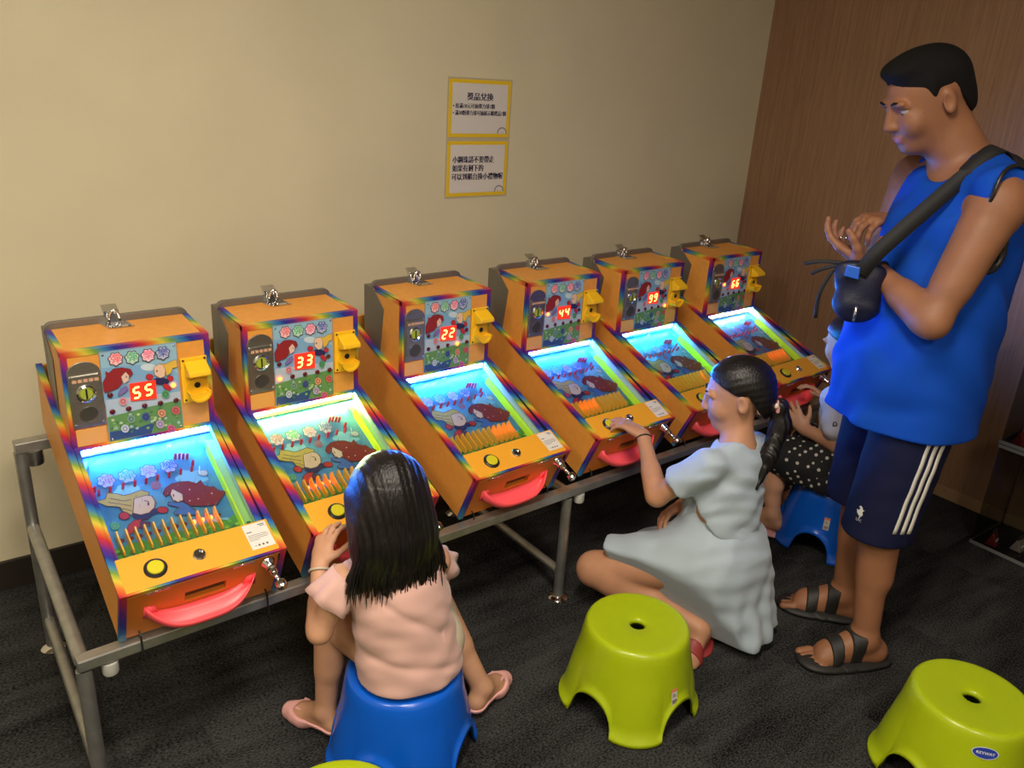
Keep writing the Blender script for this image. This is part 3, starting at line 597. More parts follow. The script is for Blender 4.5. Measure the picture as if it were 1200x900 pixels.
    # yellow ball dispenser
    ds = part('ball_dispenser', 'ds', lambda m: m.box(0.0895, 0.1525, -0.006, -0.001, 0.790 - ZB, 0.905 - ZB), YELLOW, bevel=0.0015)
    def hood(m):
        m.prism([(0.000, 0.897), (0.036, 0.878), (0.038, 0.866), (0.004, 0.856)], 0.098, 0.150, lambda p, t: Lc(t, p[0] + 0.006, p[1]))
    part('hood', 'hood', hood, YELLOW, ds, bevel=0.003)
    def cup(m):
        n = 9; c = (0.124, 0.826)
        for r0, r1, d0, d1 in ((0.0, 0.026, 0.006, 0.010),):
            m.lathe([(0.026, 0), (0.026, 0.004), (0.0, 0.004)], HF(c[0], c[1], 0.005), (0, -1, 0), 20)
        prof = [(c[0] + 0.026 * math.cos(a_), c[1] - 0.004 + 0.026 * math.sin(a_)) for a_ in np.linspace(PI, 2 * PI, 12)]
        inner = [(c[0] + 0.021 * math.cos(a_), c[1] - 0.004 + 0.020 * math.sin(a_)) for a_ in np.linspace(2 * PI, PI, 12)]
        m.prism(prof + inner, 0.005, 0.034, lambda p, t: HF(p[0], p[1], t))
        m.prism([(c[0] + 0.024 * math.cos(a_), c[1] - 0.008 + 0.022 * math.sin(a_)) for a_ in np.linspace(PI, 2 * PI, 12)], 0.026, 0.030, lambda p, t: HF(p[0], p[1], t))
    part('cup', 'cup', cup, YELLOW, ds)
    part('ball_hole', 'bhole', lambda m: m.lathe([(0.0075, 0), (0.0075, 0.0008), (0, 0.0008)], HF(0.124, 0.834, 0.0092), (0, -1, 0), 16), BLACK, ds)
    for (su, sz) in ((0.096, 0.899), (0.147, 0.899), (0.096, 0.797)):
        part('screw', 'yscrew%.3f%.3f' % (su, sz), lambda m: m.lathe([(0.003, 0), (0.0028, 0.0012), (0.001, 0.002)], HF(su, sz, 0.005), (0, -1, 0), 8), BLACK, ds)
    # playfield
    pf = part('playfield', 'pf', lambda m: m.hexa([FP(-PI_, -0.01, -0.036), FP(PI_, -0.01, -0.036), FP(PI_, SL + 0.02, -0.036), FP(-PI_, SL + 0.02, -0.036), FP(-PI_, -0.01, -0.030), FP(PI_, -0.01, -0.030), FP(PI_, SL + 0.02, -0.030), FP(-PI_, SL + 0.02, -0.030)]), FIELDM)
    me, _ = shared('fieldart', field_art); link('playfield_print', me, pf)
    # dividers
    for k in range(12):
        (x0, y0), (x1, y1) = FIELD((228 + 59 * k, 672 - 15.3 * k)), FIELD((268 + 60 * k, 790 - 15 * k))
        xm = -0.135 + 0.0192 * k
        part('divider', 'div%d' % k, lambda m: m.prism([(0.250, -0.030), (0.244, -0.014), (0.248, -0.003), (0.262, -0.008), (0.300, -0.012), (0.304, -0.020), (0.300, -0.030)], xm - 0.0016, xm + 0.0016, lambda p, t: FP(t + (p[0] - 0.252) * 0.06, p[0], p[1])), DIVIDER, pf)
        if lit_div[0] <= k < lit_div[1]:
            part('divider_lamp', 'dl%d' % k, lambda m: m.lathe([(0.0042, 0), (0.0042, 0.006), (0.003, 0.009), (0, 0.010)], FP(xm + 0.009, 0.262, -0.0297), tuple(np.array(FP(0, 0, 1)) - np.array(FP(0, 0, 0))), 10), RED_ON, pf, auto=True)
        else:
            part('divider_hole', 'dh%d' % k, lambda m: m.lathe([(0.0055, 0), (0.0055, 0.0006), (0, 0.0006)], FP(xm + 0.009, 0.258, -0.0296), tuple(np.array(FP(0, 0, 1)) - np.array(FP(0, 0, 0))), 12), flat((0.10, 0.01, 0.02)), pf)
    # red posts
    PX = [(92, 350), (118, 375), (142, 395), (215, 375), (295, 357), (368, 341), (438, 327), (508, 308), (580, 292), (650, 275), (717, 258), (725, 225), (620, 188), (645, 186), (668, 188), (692, 188)]
    nrm = tuple(np.array(FP(0, 0, 1)) - np.array(FP(0, 0, 0)))
    for k, p in enumerate(PX):
        x_, y_ = FIELD(p)
        part('post', 'post%d' % k, lambda m: m.lathe([(0.0034, 0), (0.0034, 0.017), (0.0024, 0.019), (0, 0.019)], FP(x_, y_ + 0.004, -0.0295), nrm, 8), POSTM, pf, auto=True)
    def pins(m):
        r_ = random.Random(3)
        for i in range(14):
            for j in range(11):
                x_, y_ = -0.125 + 0.0185 * i + (0.009 if j % 2 else 0), 0.10 + 0.0145 * j
                if r_.random() < 0.45 and x_ < 0.108: m.lathe([(0.0007, 0), (0.0007, 0.018)], FP(x_, y_, -0.0295), nrm, 4)
    tag(part('nail_field', 'pins', pins, CHROME, pf), kind='stuff')
    # launch lane guide, fluorescent
    def guide(m):
        c = FIELD; path = [(-0.145, 0.060), (-0.1435, 0.045), (-0.137, 0.030), (-0.124, 0.019), (-0.105, 0.0125), (-0.08, 0.010), (0.05, 0.010), (0.08, 0.0125), (0.100, 0.020), (0.113, 0.032), (0.119, 0.048), (0.121, 0.065)]
        for (p, q) in zip(path[:-1], path[1:]):
            d_ = np.array(q) - np.array(p); d_ /= np.linalg.norm(d_); nn = np.array([-d_[1], d_[0]]) * 0.0012
            m.hexa([FP(p[0] - nn[0], p[1] - nn[1], -0.03), FP(q[0] - nn[0], q[1] - nn[1], -0.03), FP(q[0] + nn[0], q[1] + nn[1], -0.03), FP(p[0] + nn[0], p[1] + nn[1], -0.03), FP(p[0] - nn[0], p[1] - nn[1], -0.006), FP(q[0] - nn[0], q[1] - nn[1], -0.006), FP(q[0] + nn[0], q[1] + nn[1], -0.006), FP(p[0] + nn[0], p[1] + nn[1], -0.006)])
    part('top_arch', 'arch', guide, ARCH, pf)
    part('lane_guide', 'guide', lambda m: m.hexa([FP(0.1196, 0.064, -0.03), FP(0.1222, 0.064, -0.03), FP(0.1222, SL, -0.03), FP(0.1196, SL, -0.03), FP(0.1196, 0.064, -0.004), FP(0.1222, 0.064, -0.004), FP(0.1222, SL, -0.004), FP(0.1196, SL, -0.004)]), NEON, pf)
    part('lane_floor', 'lanefl', lambda m: m.poly([FP(0.1222, 0.03, -0.0290), FP(0.1222, SL, -0.0290), FP(0.150, SL, -0.0290), FP(0.150, 0.03, -0.0290)][::-1]), mat('lane_floor_paint', (0.30, 0.55, 0.18), 0.4), pf)
    CLEARW = mat('milky_acrylic', (0.55, 0.68, 0.72), 0.25)
    part('field_wall', 'fwall', lambda m: [m.hexa([FP(u0, 0, -0.03), FP(u1, 0, -0.03), FP(u1, SL, -0.03), FP(u0, SL, -0.03), FP(u0, 0, -0.002), FP(u1, 0, -0.002), FP(u1, SL, -0.002), FP(u0, SL, -0.002)]) for (u0, u1) in ((-0.158, -0.1505), (0.1505, 0.158))] + [m.hexa([FP(-0.158, -0.004, -0.03), FP(0.158, -0.004, -0.03), FP(0.158, 0.002, -0.03), FP(-0.158, 0.002, -0.03), FP(-0.158, -0.004, -0.002), FP(0.158, -0.004, -0.002), FP(0.158, 0.002, -0.002), FP(-0.158, 0.002, -0.002)])], CLEARW, pf)
    lm = mat('led_strip_%d' % idx, (0.9, 0.95, 1.0), 0.4, emit=led, estr=lstr)
    part('light_strip', 'led%d' % idx, lambda m: [m.hexa([FP(-0.142 + 0.0205 * k, 0.0025, -0.010), FP(-0.1285 + 0.0205 * k, 0.0025, -0.010), FP(-0.1285 + 0.0205 * k, 0.0055, -0.010), FP(-0.142 + 0.0205 * k, 0.0055, -0.010), FP(-0.142 + 0.0205 * k, 0.0025, -0.005), FP(-0.1285 + 0.0205 * k, 0.0025, -0.005), FP(-0.1285 + 0.0205 * k, 0.0055, -0.005), FP(-0.142 + 0.0205 * k, 0.0055, -0.005)]) for k in range(14)], lm, pf)
    # glass and its frame
    part('glass_pane', 'glass', lambda m: m.hexa([FP(-0.152, 0.004, -0.002), FP(0.152, 0.004, -0.002), FP(0.152, SL - 0.006, -0.002), FP(-0.152, SL - 0.006, -0.002), FP(-0.152, 0.004, 0.001), FP(0.152, 0.004, 0.001), FP(0.152, SL - 0.006, 0.001), FP(-0.152, SL - 0.006, 0.001)]), GLASS)
    def frame(m):
        for (u0, u1, s0, s1) in ((-0.1605, 0.1605, -0.004, 0.006), (-0.1605, -0.151, 0.006, SL - 0.002), (0.146, 0.1603, 0.006, SL - 0.002)):
            m.hexa([FP(u0, s0, -0.002), FP(u1, s0, -0.002), FP(u1, s1, -0.002), FP(u0, s1, -0.002), FP(u0, s0, 0.0025), FP(u1, s0, 0.0025), FP(u1, s1, 0.0025), FP(u0, s1, 0.0025)])
    part('glass_frame', 'frame', frame, RAINBOW)
    # apron with button, lock, sticker
    ap = part('control_panel', 'apron', lambda m: m.prism([AP0, AP1, (AP1[0] - 0.004, AP1[1] - 0.012), (AP0[0] - 0.004, AP0[1] - 0.030)], -PI_ + 0.0004, PI_ - 0.0004, lambda p, t: Lc(t, p[0], p[1])), ORANGE2, bevel=0.001)
    part('edge_trim', 'aptrim', lambda m: m.hexa([AP(-PI_, AL - 0.003, 0.0002), AP(PI_, AL - 0.003, 0.0002), AP(PI_, AL + 0.0018, 0.0002), AP(-PI_, AL + 0.0018, 0.0002), AP(-PI_, AL - 0.003, 0.0014), AP(PI_, AL - 0.003, 0.0014), AP(PI_, AL + 0.0018, -0.008), AP(-PI_, AL + 0.0018, -0.008)]), RAINBOW, ap)
    an = tuple(np.array(AP(0, 0, 1)) - np.array(AP(0, 0, 0)))
    bt = part('push_button', 'btring', lambda m: m.lathe([(0.0235, 0), (0.0235, 0.003), (0.0205, 0.0055), (0.0175, 0.0055), (0.0175, 0.003), (0, 0.003)], AP(-0.094, 0.046, 0), an, 26), BLACK, ap, auto=True)
    part('button_cap', 'btcap', lambda m: m.lathe([(0.0168, 0), (0.0168, 0.0072), (0.0152, 0.009), (0.0, 0.0094)], AP(-0.094, 0.046, 0), an, 26), mat('yellow_button', (0.62, 0.55, 0.02), 0.3), bt, auto=True)
    kl = part('key_lock', 'lock', lambda m: m.lathe([(0.0145, 0), (0.0145, 0.003), (0.0120, 0.0062), (0.0085, 0.0062), (0.0085, 0.0035), (0, 0.0035)], AP(-0.003, 0.044, 0), an, 22), CHROME, ap, auto=True)
    part('keyhole', 'keyh', lambda m: m.hexa([AP(-0.008, 0.0425, 0.0030), AP(0.002, 0.0425, 0.0030), AP(0.002, 0.0455, 0.0030), AP(-0.008, 0.0455, 0.0030), AP(-0.008, 0.0425, 0.0042), AP(0.002, 0.0425, 0.0042), AP(0.002, 0.0455, 0.0042), AP(-0.008, 0.0455, 0.0042)]), BLACK, kl)
    stk = part('sticker', 'stk', lambda m: m.hexa([AP(0.103, 0.004, 0.0002), AP(0.156, 0.004, 0.0002), AP(0.158, 0.072, 0.0002), AP(0.105, 0.072, 0.0002), AP(0.103, 0.004, 0.0008), AP(0.156, 0.004, 0.0008), AP(0.158, 0.072, 0.0008), AP(0.105, 0.072, 0.0008)]), WHITE, ap)
    def stx(m):
        for (u0, u1, t0, t1) in ((0.137, 0.152, 0.009, 0.0115), (0.141, 0.152, 0.0135, 0.0155), (0.107, 0.119, 0.024, 0.0265), (0.107, 0.150, 0.034, 0.0352), (0.107, 0.152, 0.0385, 0.0397), (0.107, 0.150, 0.043, 0.0442), (0.107, 0.130, 0.0475, 0.0487), (0.113, 0.118, 0.0625, 0.064), (0.121, 0.1255, 0.0605, 0.0655), (0.130, 0.1345, 0.0605, 0.0655), (0.139, 0.1435, 0.0605, 0.0655)):
            m.poly([AP(u0, t0, 0.0010), AP(u0, t1, 0.0010), AP(u1, t1, 0.0010), AP(u1, t0, 0.0010)])
    part('sticker_print', 'stx', stx, flat((0.12, 0.10, 0.10)), stk)
    # front panel with a slot, hinges, tray
    def front(m):
        u0, u1, t0, t1 = -0.043, 0.046, 0.052, 0.084
        def q(a_, b_, c_, d_): m.hexa([FR(a_, c_, -0.012), FR(b_, c_, -0.012), FR(b_, d_, -0.012), FR(a_, d_, -0.012), FR(a_, c_, 0), FR(b_, c_, 0), FR(b_, d_, 0), FR(a_, d_, 0)])
        q(-PI_, PI_, 0.004, t0); q(-PI_, PI_, t1, FL); q(-PI_, u0, t0, t1); q(u1, PI_, t0, t1)
    fp = part('front_panel', 'front', front, mat('orange_front', (0.68, 0.20, 0.02), 0.4))
    part('slot_back', 'slotb', lambda m: m.hexa([FR(-0.045, 0.05, -0.016), FR(0.048, 0.05, -0.016), FR(0.048, 0.086, -0.016), FR(-0.045, 0.086, -0.016), FR(-0.045, 0.05, -0.0125), FR(0.048, 0.05, -0.0125), FR(0.048, 0.086, -0.0125), FR(-0.045, 0.086, -0.0125)]), mat('brown_slot', (0.10, 0.055, 0.02), 0.7), fp)
    for hu in (-0.100, 0.082):
        part('hinge', 'hinge%.2f' % hu, lambda m: (m.tube([FR(hu - 0.024, 0.007, 0.002), FR(hu + 0.024, 0.007, 0.002)], 0.0026, 8), m.hexa([FR(hu - 0.025, 0.004, 0.0002), FR(hu + 0.025, 0.004, 0.0002), FR(hu + 0.025, 0.014, 0.0002), FR(hu - 0.025, 0.014, 0.0002), FR(hu - 0.025, 0.004, 0.0022), FR(hu + 0.025, 0.004, 0.0022), FR(hu + 0.025, 0.014, 0.0022), FR(hu - 0.025, 0.014, 0.0022)]),), CHROME, fp, smooth=True)
    def tray(m):
        NU = 28; rows = []
        for i in range(NU + 1):
            x_ = -1 + 2 * i / NU; u = -0.008 + 0.118 * x_
            up = 0.030 * abs(x_) ** 4; dep = 0.052 * (1 - abs(x_) ** 3.2) + 0.001
            zb = 0.098
            sec = [(zb - 0.028 * abs(x_) ** 3 - 0.002, 0.0008), (zb - up * 0.6 + 0.004, dep * 0.25), (zb - up * 0.7 + 0.010, dep * 0.6), (zb - up + 0.012, dep * 0.9), (zb - up + 0.002, dep * 1.0 + 0.001), (zb - up - 0.014, dep * 1.0 + 0.003)]
            rows.append([FR(u, t, h) for t, h in sec])
        V = [p for r in rows for p in r]; k = 6
        m.add(V, [(i * k + j, i * k + j + 1, (i + 1) * k + j + 1, (i + 1) * k + j) for i in range(NU) for j in range(k - 1)])
        m.prism([(-0.126 + 0.0, 0.058), (-0.105, 0.062), (-0.100, 0.085), (-0.108, 0.102), (-0.128, 0.095)], 0.0006, 0.003, lambda p, t: FR(p[0], p[1], t)); m.prism([(0.112, 0.058), (0.092, 0.062), (0.086, 0.085), (0.094, 0.102), (0.114, 0.095)], 0.0006, 0.003, lambda p, t: FR(p[0], p[1], t))
    ty = part('tray', 'tray', tray, PINK, fp, smooth=True, solid=0.0028)
    # plunger
    fn_ = np.array(FR(0, 0, 1)) - np.array(FR(0, 0, 0)); pdir = np.array([0.10, -0.82, -0.40]); pdir /= np.linalg.norm(pdir)
    p0 = np.array(FR(0.135, 0.024, 0.0))
    pl = part('plunger', 'plg', lambda m: m.lathe([(0.0165, 0), (0.0165, 0.007), (0.012, 0.014), (0.012, 0.024), (0.009, 0.027), (0.009, 0.036)], p0, pdir, 18), CHROME, auto=True)
    part('plunger_rod', 'plgr', lambda m: m.tube([p0 + pdir * 0.02, p0 + pdir * 0.066], 0.0055, 10), CHROME, pl, smooth=True)
    part('plunger_knob', 'plgk', lambda m: m.lathe([(0.005, 0.058), (0.0115, 0.061), (0.0135, 0.069), (0.0115, 0.078), (0.0, 0.082)], p0, pdir, 16), CHROME, pl, auto=True)
    # black ties holding the machine to the front rail
    for tu in (-0.135, 0.145):
        part('cable_tie', 'tie%.3f' % tu, lambda m: m.tube([Lc(tu, 0.325, 0.430), Lc(tu, 0.345, 0.418), Lc(tu, 0.349, 0.38), Lc(tu, 0.348, 0.364)], 0.0022, 6), BLACK)
    return root
MACH = [
 (0.409, 1.941, -0.0216, '55', (0.015, 0.17, 1.0), 2600, 'orange pinball machine showing 55, leftmost of the row at the stand end', 6, (8, 11)),
 (0.822, 1.966, 0.0053, '33', (0.80, 1.0, 0.55), 700, 'orange pinball machine showing 33 with pale yellow-green light, behind girl in pink', 1, (1, 5)),
 (1.298, 2.002, 0.0159, '22', (0.015, 0.18, 1.0), 2600, 'orange pinball machine showing 22 below the wall notices', 4, (7, 11)),
 (1.778, 2.026, -0.0092, '44', (0.012, 0.13, 1.0), 2600, 'orange pinball machine showing 44, its button pressed by kneeling girl', 0, (1, 5)),
 (2.217, 2.034, 0.004, '99', (0.012, 0.30, 1.0), 2400, 'orange pinball machine showing 99 behind the kneeling girl head', 5, (9, 10)),
 (2.714, 2.054, 0.0057, '66', (0.12, 0.24, 1.0), 1100, 'orange pinball machine showing 66, nearest the wood wall', 0, (5, 11)),
]
for i, a in enumerate(MACH): make_machine(i, *a)

# ================================================================ stools
def stool_mesh(name, m):
    H, RT, RB = 0.25, 0.137, 0.178; nA = 14; cols = []   # columns of (theta, zbottom)
    for q in range(4):
        c0 = q * PI / 2 + PI / 4; w = 0.40; h = 0.092
        for k in range(nA + 1):
            ph = PI * k / nA; cols.append((c0 - w * math.cos(ph), 0.008 + h * math.sin(ph) ** 0.8))
        for k in range(1, 9): cols.append((c0 + w + (PI / 2 - 2 * w) * k / 9, 0.008))
    cols.sort()
    def rad(th, z):
        t = z / H; base = RB + (RT - RB) * t
        lg = max(0, math.cos(2 * th)) if False else abs(math.cos(2 * th)) ** 2 * (1 if math.cos(4 * th) > -1 else 0)
        leg = max(0.0, math.cos(4 * th)) ** 0.7
        return base + 0.011 * leg * max(0, 1 - t * 1.45) ** 0.6 * (1 if t < 0.69 else 0)
    rows = []
    for th, zb in cols:
        pr = [(rad(th, zb) + 0.007, zb - 0.002), (rad(th, zb) + 0.0045, zb + 0.008), (rad(th, zb + .010), zb + 0.012)]
        zt = H - 0.014
        for k in range(1, 8):
            z = zb + 0.012 + (zt - zb - 0.012) * k / 7; pr.append((rad(th, z), z))
        for a in np.linspace(0, PI / 2, 6)[1:]: pr.append((RT - 0.012 + 0.012 * math.cos(a) + (rad(th, zt) - RT) * math.cos(a) * 0.5, H - 0.014 + 0.014 * math.sin(a)))
        pr += [(0.108, H - 0.0015), (0.06, H - 0.0045), (0.027, H - 0.0055), (0.022, H - 0.0075), (0.0195, H - 0.013), (0.019, H - 0.020)]
        rows.append([(r * math.cos(th), r * math.sin(th), z) for r, z in pr])
    n = len(rows); k = len(rows[0]); V = [p for r in rows for p in r]
    Fc = [(i * k + j, ((i + 1) % n) * k + j, ((i + 1) % n) * k + j + 1, i * k + j + 1) for i in range(n) for j in range(k - 1)]
    mb = MB(); mb.add(V, Fc); return mb.mesh(name, m, True)
GREEN = mat('lime_green_plastic', (0.36, 0.46, 0.006), 0.28, var=0.02); BLUEP = mat('blue_plastic', (0.004, 0.105, 0.62), 0.25)
ST_G = stool_mesh('stool_shell', GREEN); ST_B = stool_mesh('stool_shell', BLUEP)
def stool(x, y, rz, me, label, sticker=None, grp='bucket-shaped plastic stools'):
    r = empty('plastic_stool', (x, y, 0), rz); tag(r, label, 'stool', grp)
    s_ = link('shell', me, r); md = s_.modifiers.new('solid', 'SOLIDIFY'); md.thickness = 0.003; md.offset = -1
    if sticker is not None:
        th, z, kind = sticker; th -= rz; t = z / 0.25; rr = 0.178 + (0.137 - 0.178) * t + 0.0015
        n = Vector((math.cos(th), math.sin(th), 0.164)).normalized(); e1 = Vector((-math.sin(th), math.cos(th), 0)); e2 = n.cross(e1)
        c = Vector((rr * math.cos(th), rr * math.sin(th), z))
        fn = lambda x_, y_, h_: tuple(c + e1 * x_ + e2 * y_ + n * (h_ - (x_ * x_) / (2 * rr)))
        A = Art(fn)
        if kind == 'price':
            def grid(col, x0, x1, y0, y1):
                A.h += 0.0002; k = 6
                for i in range(k):
                    a, b_ = x0 + (x1 - x0) * i / k, x0 + (x1 - x0) * (i + 1) / k; A.mb.poly([fn(a, y0, A.h), fn(b_, y0, A.h), fn(b_, y1, A.h), fn(a, y1, A.h)], A.mi(col))
            grid((0.62, 0.58, 0.52), -0.010, 0.010, -0.024, 0.022); grid((0.75, 0.24, 0.10), -0.010, 0.010, 0.013, 0.022)
            for k in range(4): grid((0.06, 0.05, 0.04), -0.008, 0.008, -0.020 + k * 0.003, -0.0185 + k * 0.003)
            for k in range(3): grid((0.2, 0.18, 0.15), -0.008, 0.006 - 0.003 * k, 0.0 + k * 0.004, 0.0015 + k * 0.004)
        else:
            def fan(col, rx, ry):
                A.h += 0.0002
                N_ = 28; pts = [(rx * math.cos(2 * PI * i / N_), ry * math.sin(2 * PI * i / N_)) for i in range(N_)]
                for i in range(N_): A.mb.poly([fn(0, 0, A.h), fn(*pts[i], A.h), fn(*pts[(i + 1) % N_], A.h)], A.mi(col))
            fan((0.62, 0.66, 0.70), 0.029, 0.0155); fan((0.02, 0.05, 0.34), 0.027, 0.0137)
            A.h += 0.0003; A.text((0.72, 0.74, 0.78), 'KEYWAY', 0, 0, 0.0098); A.text((0.72, 0.74, 0.78), 'KEYWAY', 0.0005, 0, 0.0098)
        A.build('label', r)
    return r
VA = math.atan2(-0.789, -0.614)   # direction towards the viewer
stool(1.412, 1.20, VA, ST_G, 'lime green plastic stool beside the kneeling girl with small price sticker', (VA + 0.62, 0.125, 'price'))
stool(1.915, 0.555, VA - 0.35, ST_G, 'lime green plastic stool with blue oval label in front of the man', (VA - 0.22, 0.205, 'logo'))
stool(0.495, 1.09, VA + 0.3, ST_G, 'lime green plastic stool at the bottom edge, only its rim showing')
stool(0.808, 1.385, VA + 0.5, ST_B, 'blue plastic stool under the girl in the pink top')
stool(2.64, 1.40, VA + 0.12, ST_B, 'blue plastic stool under the child in the polka dot skirt', (VA - 0.42, 0.15, 'price'))

# ================================================================ clear acrylic prize boxes by the wood wall
def acrylic(z0, label, n, seed):
    x0, x1, y0, y1, h = 3.14, 3.405, 0.55, 1.08, 0.42
    r = empty('acrylic_box', ((x0 + x1) / 2, (y0 + y1) / 2, z0)); tag(r, label, 'box', 'clear acrylic prize boxes')
    X, Y, t = (x1 - x0) / 2, (y1 - y0) / 2, 0.005
    for (a, b_, c, d) in ((-X, -X + t, -Y, Y), (X - t, X, -Y, Y), (-X + t, X - t, -Y, -Y + t), (-X + t, X - t, Y - t, Y)):
        m = MB(); m.box(a, b_, c, d, 0.006, h); m.build('side_pane', ACRYL, r)
    m = MB(); m.box(-X, X, -Y, Y, 0, 0.006); m.build('bottom_pane', ACRYL, r)
    for zz in (0.0, h - 0.012):
        for bb in ((-X - 0.004, X + 0.004, Y, Y + 0.004), (-X - 0.004, -X, -Y, Y)):
            m = MB(); m.box(*bb, zz, zz + 0.012); m.build('edge_strip', mat('frosted_edge', (0.16, 0.16, 0.16), 0.3), r)
    rd = random.Random(seed)
    cols = [(0.30, 0.04, 0.03), (0.5, 0.42, 0.35), (0.05, 0.05, 0.06), (0.35, 0.2, 0.08), (0.10, 0.10, 0.14), (0.55, 0.5, 0.5)]
    words = ['dark red', 'cream', 'black', 'brown', 'slate', 'silver']
    where = ['front corner', 'front middle', 'middle', 'rear middle', 'rear corner', 'far end']
    for k in range(n):
        c = cols[k % 6]; px = x0 + 0.05 + 0.05 * (k % 3); py = y1 - 0.055 - 0.075 * k
        w_, d_, h_ = 0.025 + 0.008 * rd.random(), 0.022, 0.035 + 0.02 * rd.random()
        g = empty('toy_packet', (px, py, z0 + 0.0062), rd.random() * 0.6 - 0.3); tag(g, '%s foil toy packet at the %s of the %s acrylic box' % (words[k % 6], where[k], 'upper' if z0 > 0.2 else 'lower'), 'toy', 'foil toy packets')
        m = MB(); m.hexa([(-w_, -d_, 0), (w_, -d_, 0), (w_, d_, 0), (-w_, d_, 0), (-w_ * .9, -0.004, h_), (w_ * .9, -0.004, h_), (w_ * .9, 0.004, h_), (-w_ * .9, 0.004, h_)]); m.build('pouch', mat('foil_%d' % (k % 6), c, 0.22, 0.6), g, bevel=0.004)
        m = MB(); m.box(-w_ * .9, w_ * .9, -0.003, 0.003, h_, h_ + 0.010); m.build('seal', CHROME, g)
        m = MB(); m.box(-w_ * 0.5, w_ * 0.5, -d_ * .62 - .002, -d_ * .62, h_ * .3, h_ * .5); m.build('pouch_label', WHITE, g)
acrylic(0.0, 'lower clear acrylic box of foil prizes on the carpet by the wood wall', 6, 1)
acrylic(0.424, 'upper clear acrylic box of foil prizes stacked by the wood wall', 6, 2)

# ================================================================ people
def skin(name, c): return mat(name, c, 0.52, spec=0.35, var=0.07, vscale=18, bump=0.05, bscale=300)
SKIN_M = skin('skin_tan', (0.27, 0.117, 0.058)); SKIN_1 = skin('skin_light', (0.52, 0.275, 0.165)); SKIN_2 = skin('skin_warm', (0.47, 0.235, 0.135)); LIP = mat('lip', (0.40, 0.12, 0.09), 0.45)
HAIR = mat('black_hair', (0.007, 0.0055, 0.0055), 0.36, spec=0.4, bump=0.45, bscale=60, stretch=(4, 4, 0.25), var=0.5, vscale=60)
HAIRS = mat('short_black_hair', (0.005, 0.0045, 0.0045), 0.7, spec=0.2, bump=0.8, bscale=500)
EYEW = mat('eye_white', (0.36, 0.32, 0.30), 0.3); IRIS = mat('iris', (0.02, 0.01, 0.008), 0.15); NAIL = mat('nail', (0.5, 0.28, 0.2), 0.3)
Z = np.array([0, 0, 1.0])
def hand(S, w, d, nrm, side, s=1.0, curl=(0.35, 0.5, 0.4), spread=0.10, thumb=(0.55, 0.75, 0.25), k=0.006, curls=None):
    w = npv(w); d = unit(d); nrm = npv(nrm); nrm = unit(nrm - (nrm @ d) * d); lat = np.cross(d, nrm) * (-side)   # lat points to the thumb
    S.cap(w - d * 0.01 * s, w + d * 0.035 * s, 0.024 * s, 0.031 * s, 0.015 * s, nrm, 0.62)
    S.cap(w + d * 0.035 * s + lat * 0.012 * s, w + d * 0.080 * s + lat * 0.018 * s, 0.024 * s, 0.021 * s, 0.012 * s, nrm, 0.60)
    S.cap(w + d * 0.035 * s - lat * 0.012 * s, w + d * 0.075 * s - lat * 0.018 * s, 0.024 * s, 0.020 * s, 0.012 * s, nrm, 0.60)
    for i, (o, ln, r) in enumerate(((0.031, 0.072, 0.0092), (0.0105, 0.080, 0.0095), (-0.0105, 0.074, 0.0090), (-0.030, 0.058, 0.0080))):
        p = w + d * (0.088 - 0.006 * abs(i - 1)) * s + lat * o * s; a = 0.0; dd = unit(d + lat * spread * (1.5 - i) * 0.5)
        for j, f in enumerate((0.45, 0.31, 0.24)):
            a += (curls[i] if curls else curl)[j]; v = dd * math.cos(a) + nrm * math.sin(a); p2 = p + v * ln * f * s
            S.cap(p, p2, r * s * (1 - 0.09 * j), r * s * (0.92 - 0.10 * j), k * s); p = p2
    tb = w + d * 0.020 * s + lat * 0.026 * s; tv = unit(d * thumb[0] + lat * thumb[1] + nrm * thumb[2])
    t1 = tb + tv * 0.036 * s; tv2 = unit(tv + d * 0.45 + nrm * 0.15); t2 = t1 + tv2 * 0.029 * s; t3 = t2 + unit(tv2 + d * 0.3) * 0.022 * s
    S.cap(tb, t1, 0.0145 * s, 0.0115 * s, 0.010 * s); S.cap(t1, t2, 0.011 * s, 0.0098 * s, k * s); S.cap(t2, t3, 0.0098 * s, 0.0078 * s, k * s)
def foot(S, ank, d, s=1.0, toes=True, up=Z):
    d = unit(d); up = unit(npv(up) - (npv(up) @ d) * d); lat = np.cross(up, d); a = npv(ank)
    sole = a - up * 0.085 * s
    S.cap(a, sole + up * 0.045 * s - d * 0.035 * s, 0.036 * s, 0.034 * s, 0.02 * s)
    S.cap(sole + up * 0.038 * s - d * 0.038 * s, sole + up * 0.034 * s + d * 0.10 * s, 0.032 * s, 0.036 * s, 0.02 * s)
    S.cap(a + d * 0.01 * s, sole + up * 0.036 * s + d * 0.11 * s, 0.034 * s, 0.026 * s, 0.02 * s, lat, 1.15)
    S.cap(sole + up * 0.028 * s + d * 0.10 * s + lat * 0.018 * s, sole + up * 0.026 * s + d * 0.125 * s + lat * 0.018 * s, 0.026 * s, 0.022 * s, 0.014 * s); S.cap(sole + up * 0.026 * s + d * 0.09 * s - lat * 0.022 * s, sole + up * 0.024 * s + d * 0.11 * s - lat * 0.022 * s, 0.024 * s, 0.02 * s, 0.014 * s)
    return sole, d, lat, up
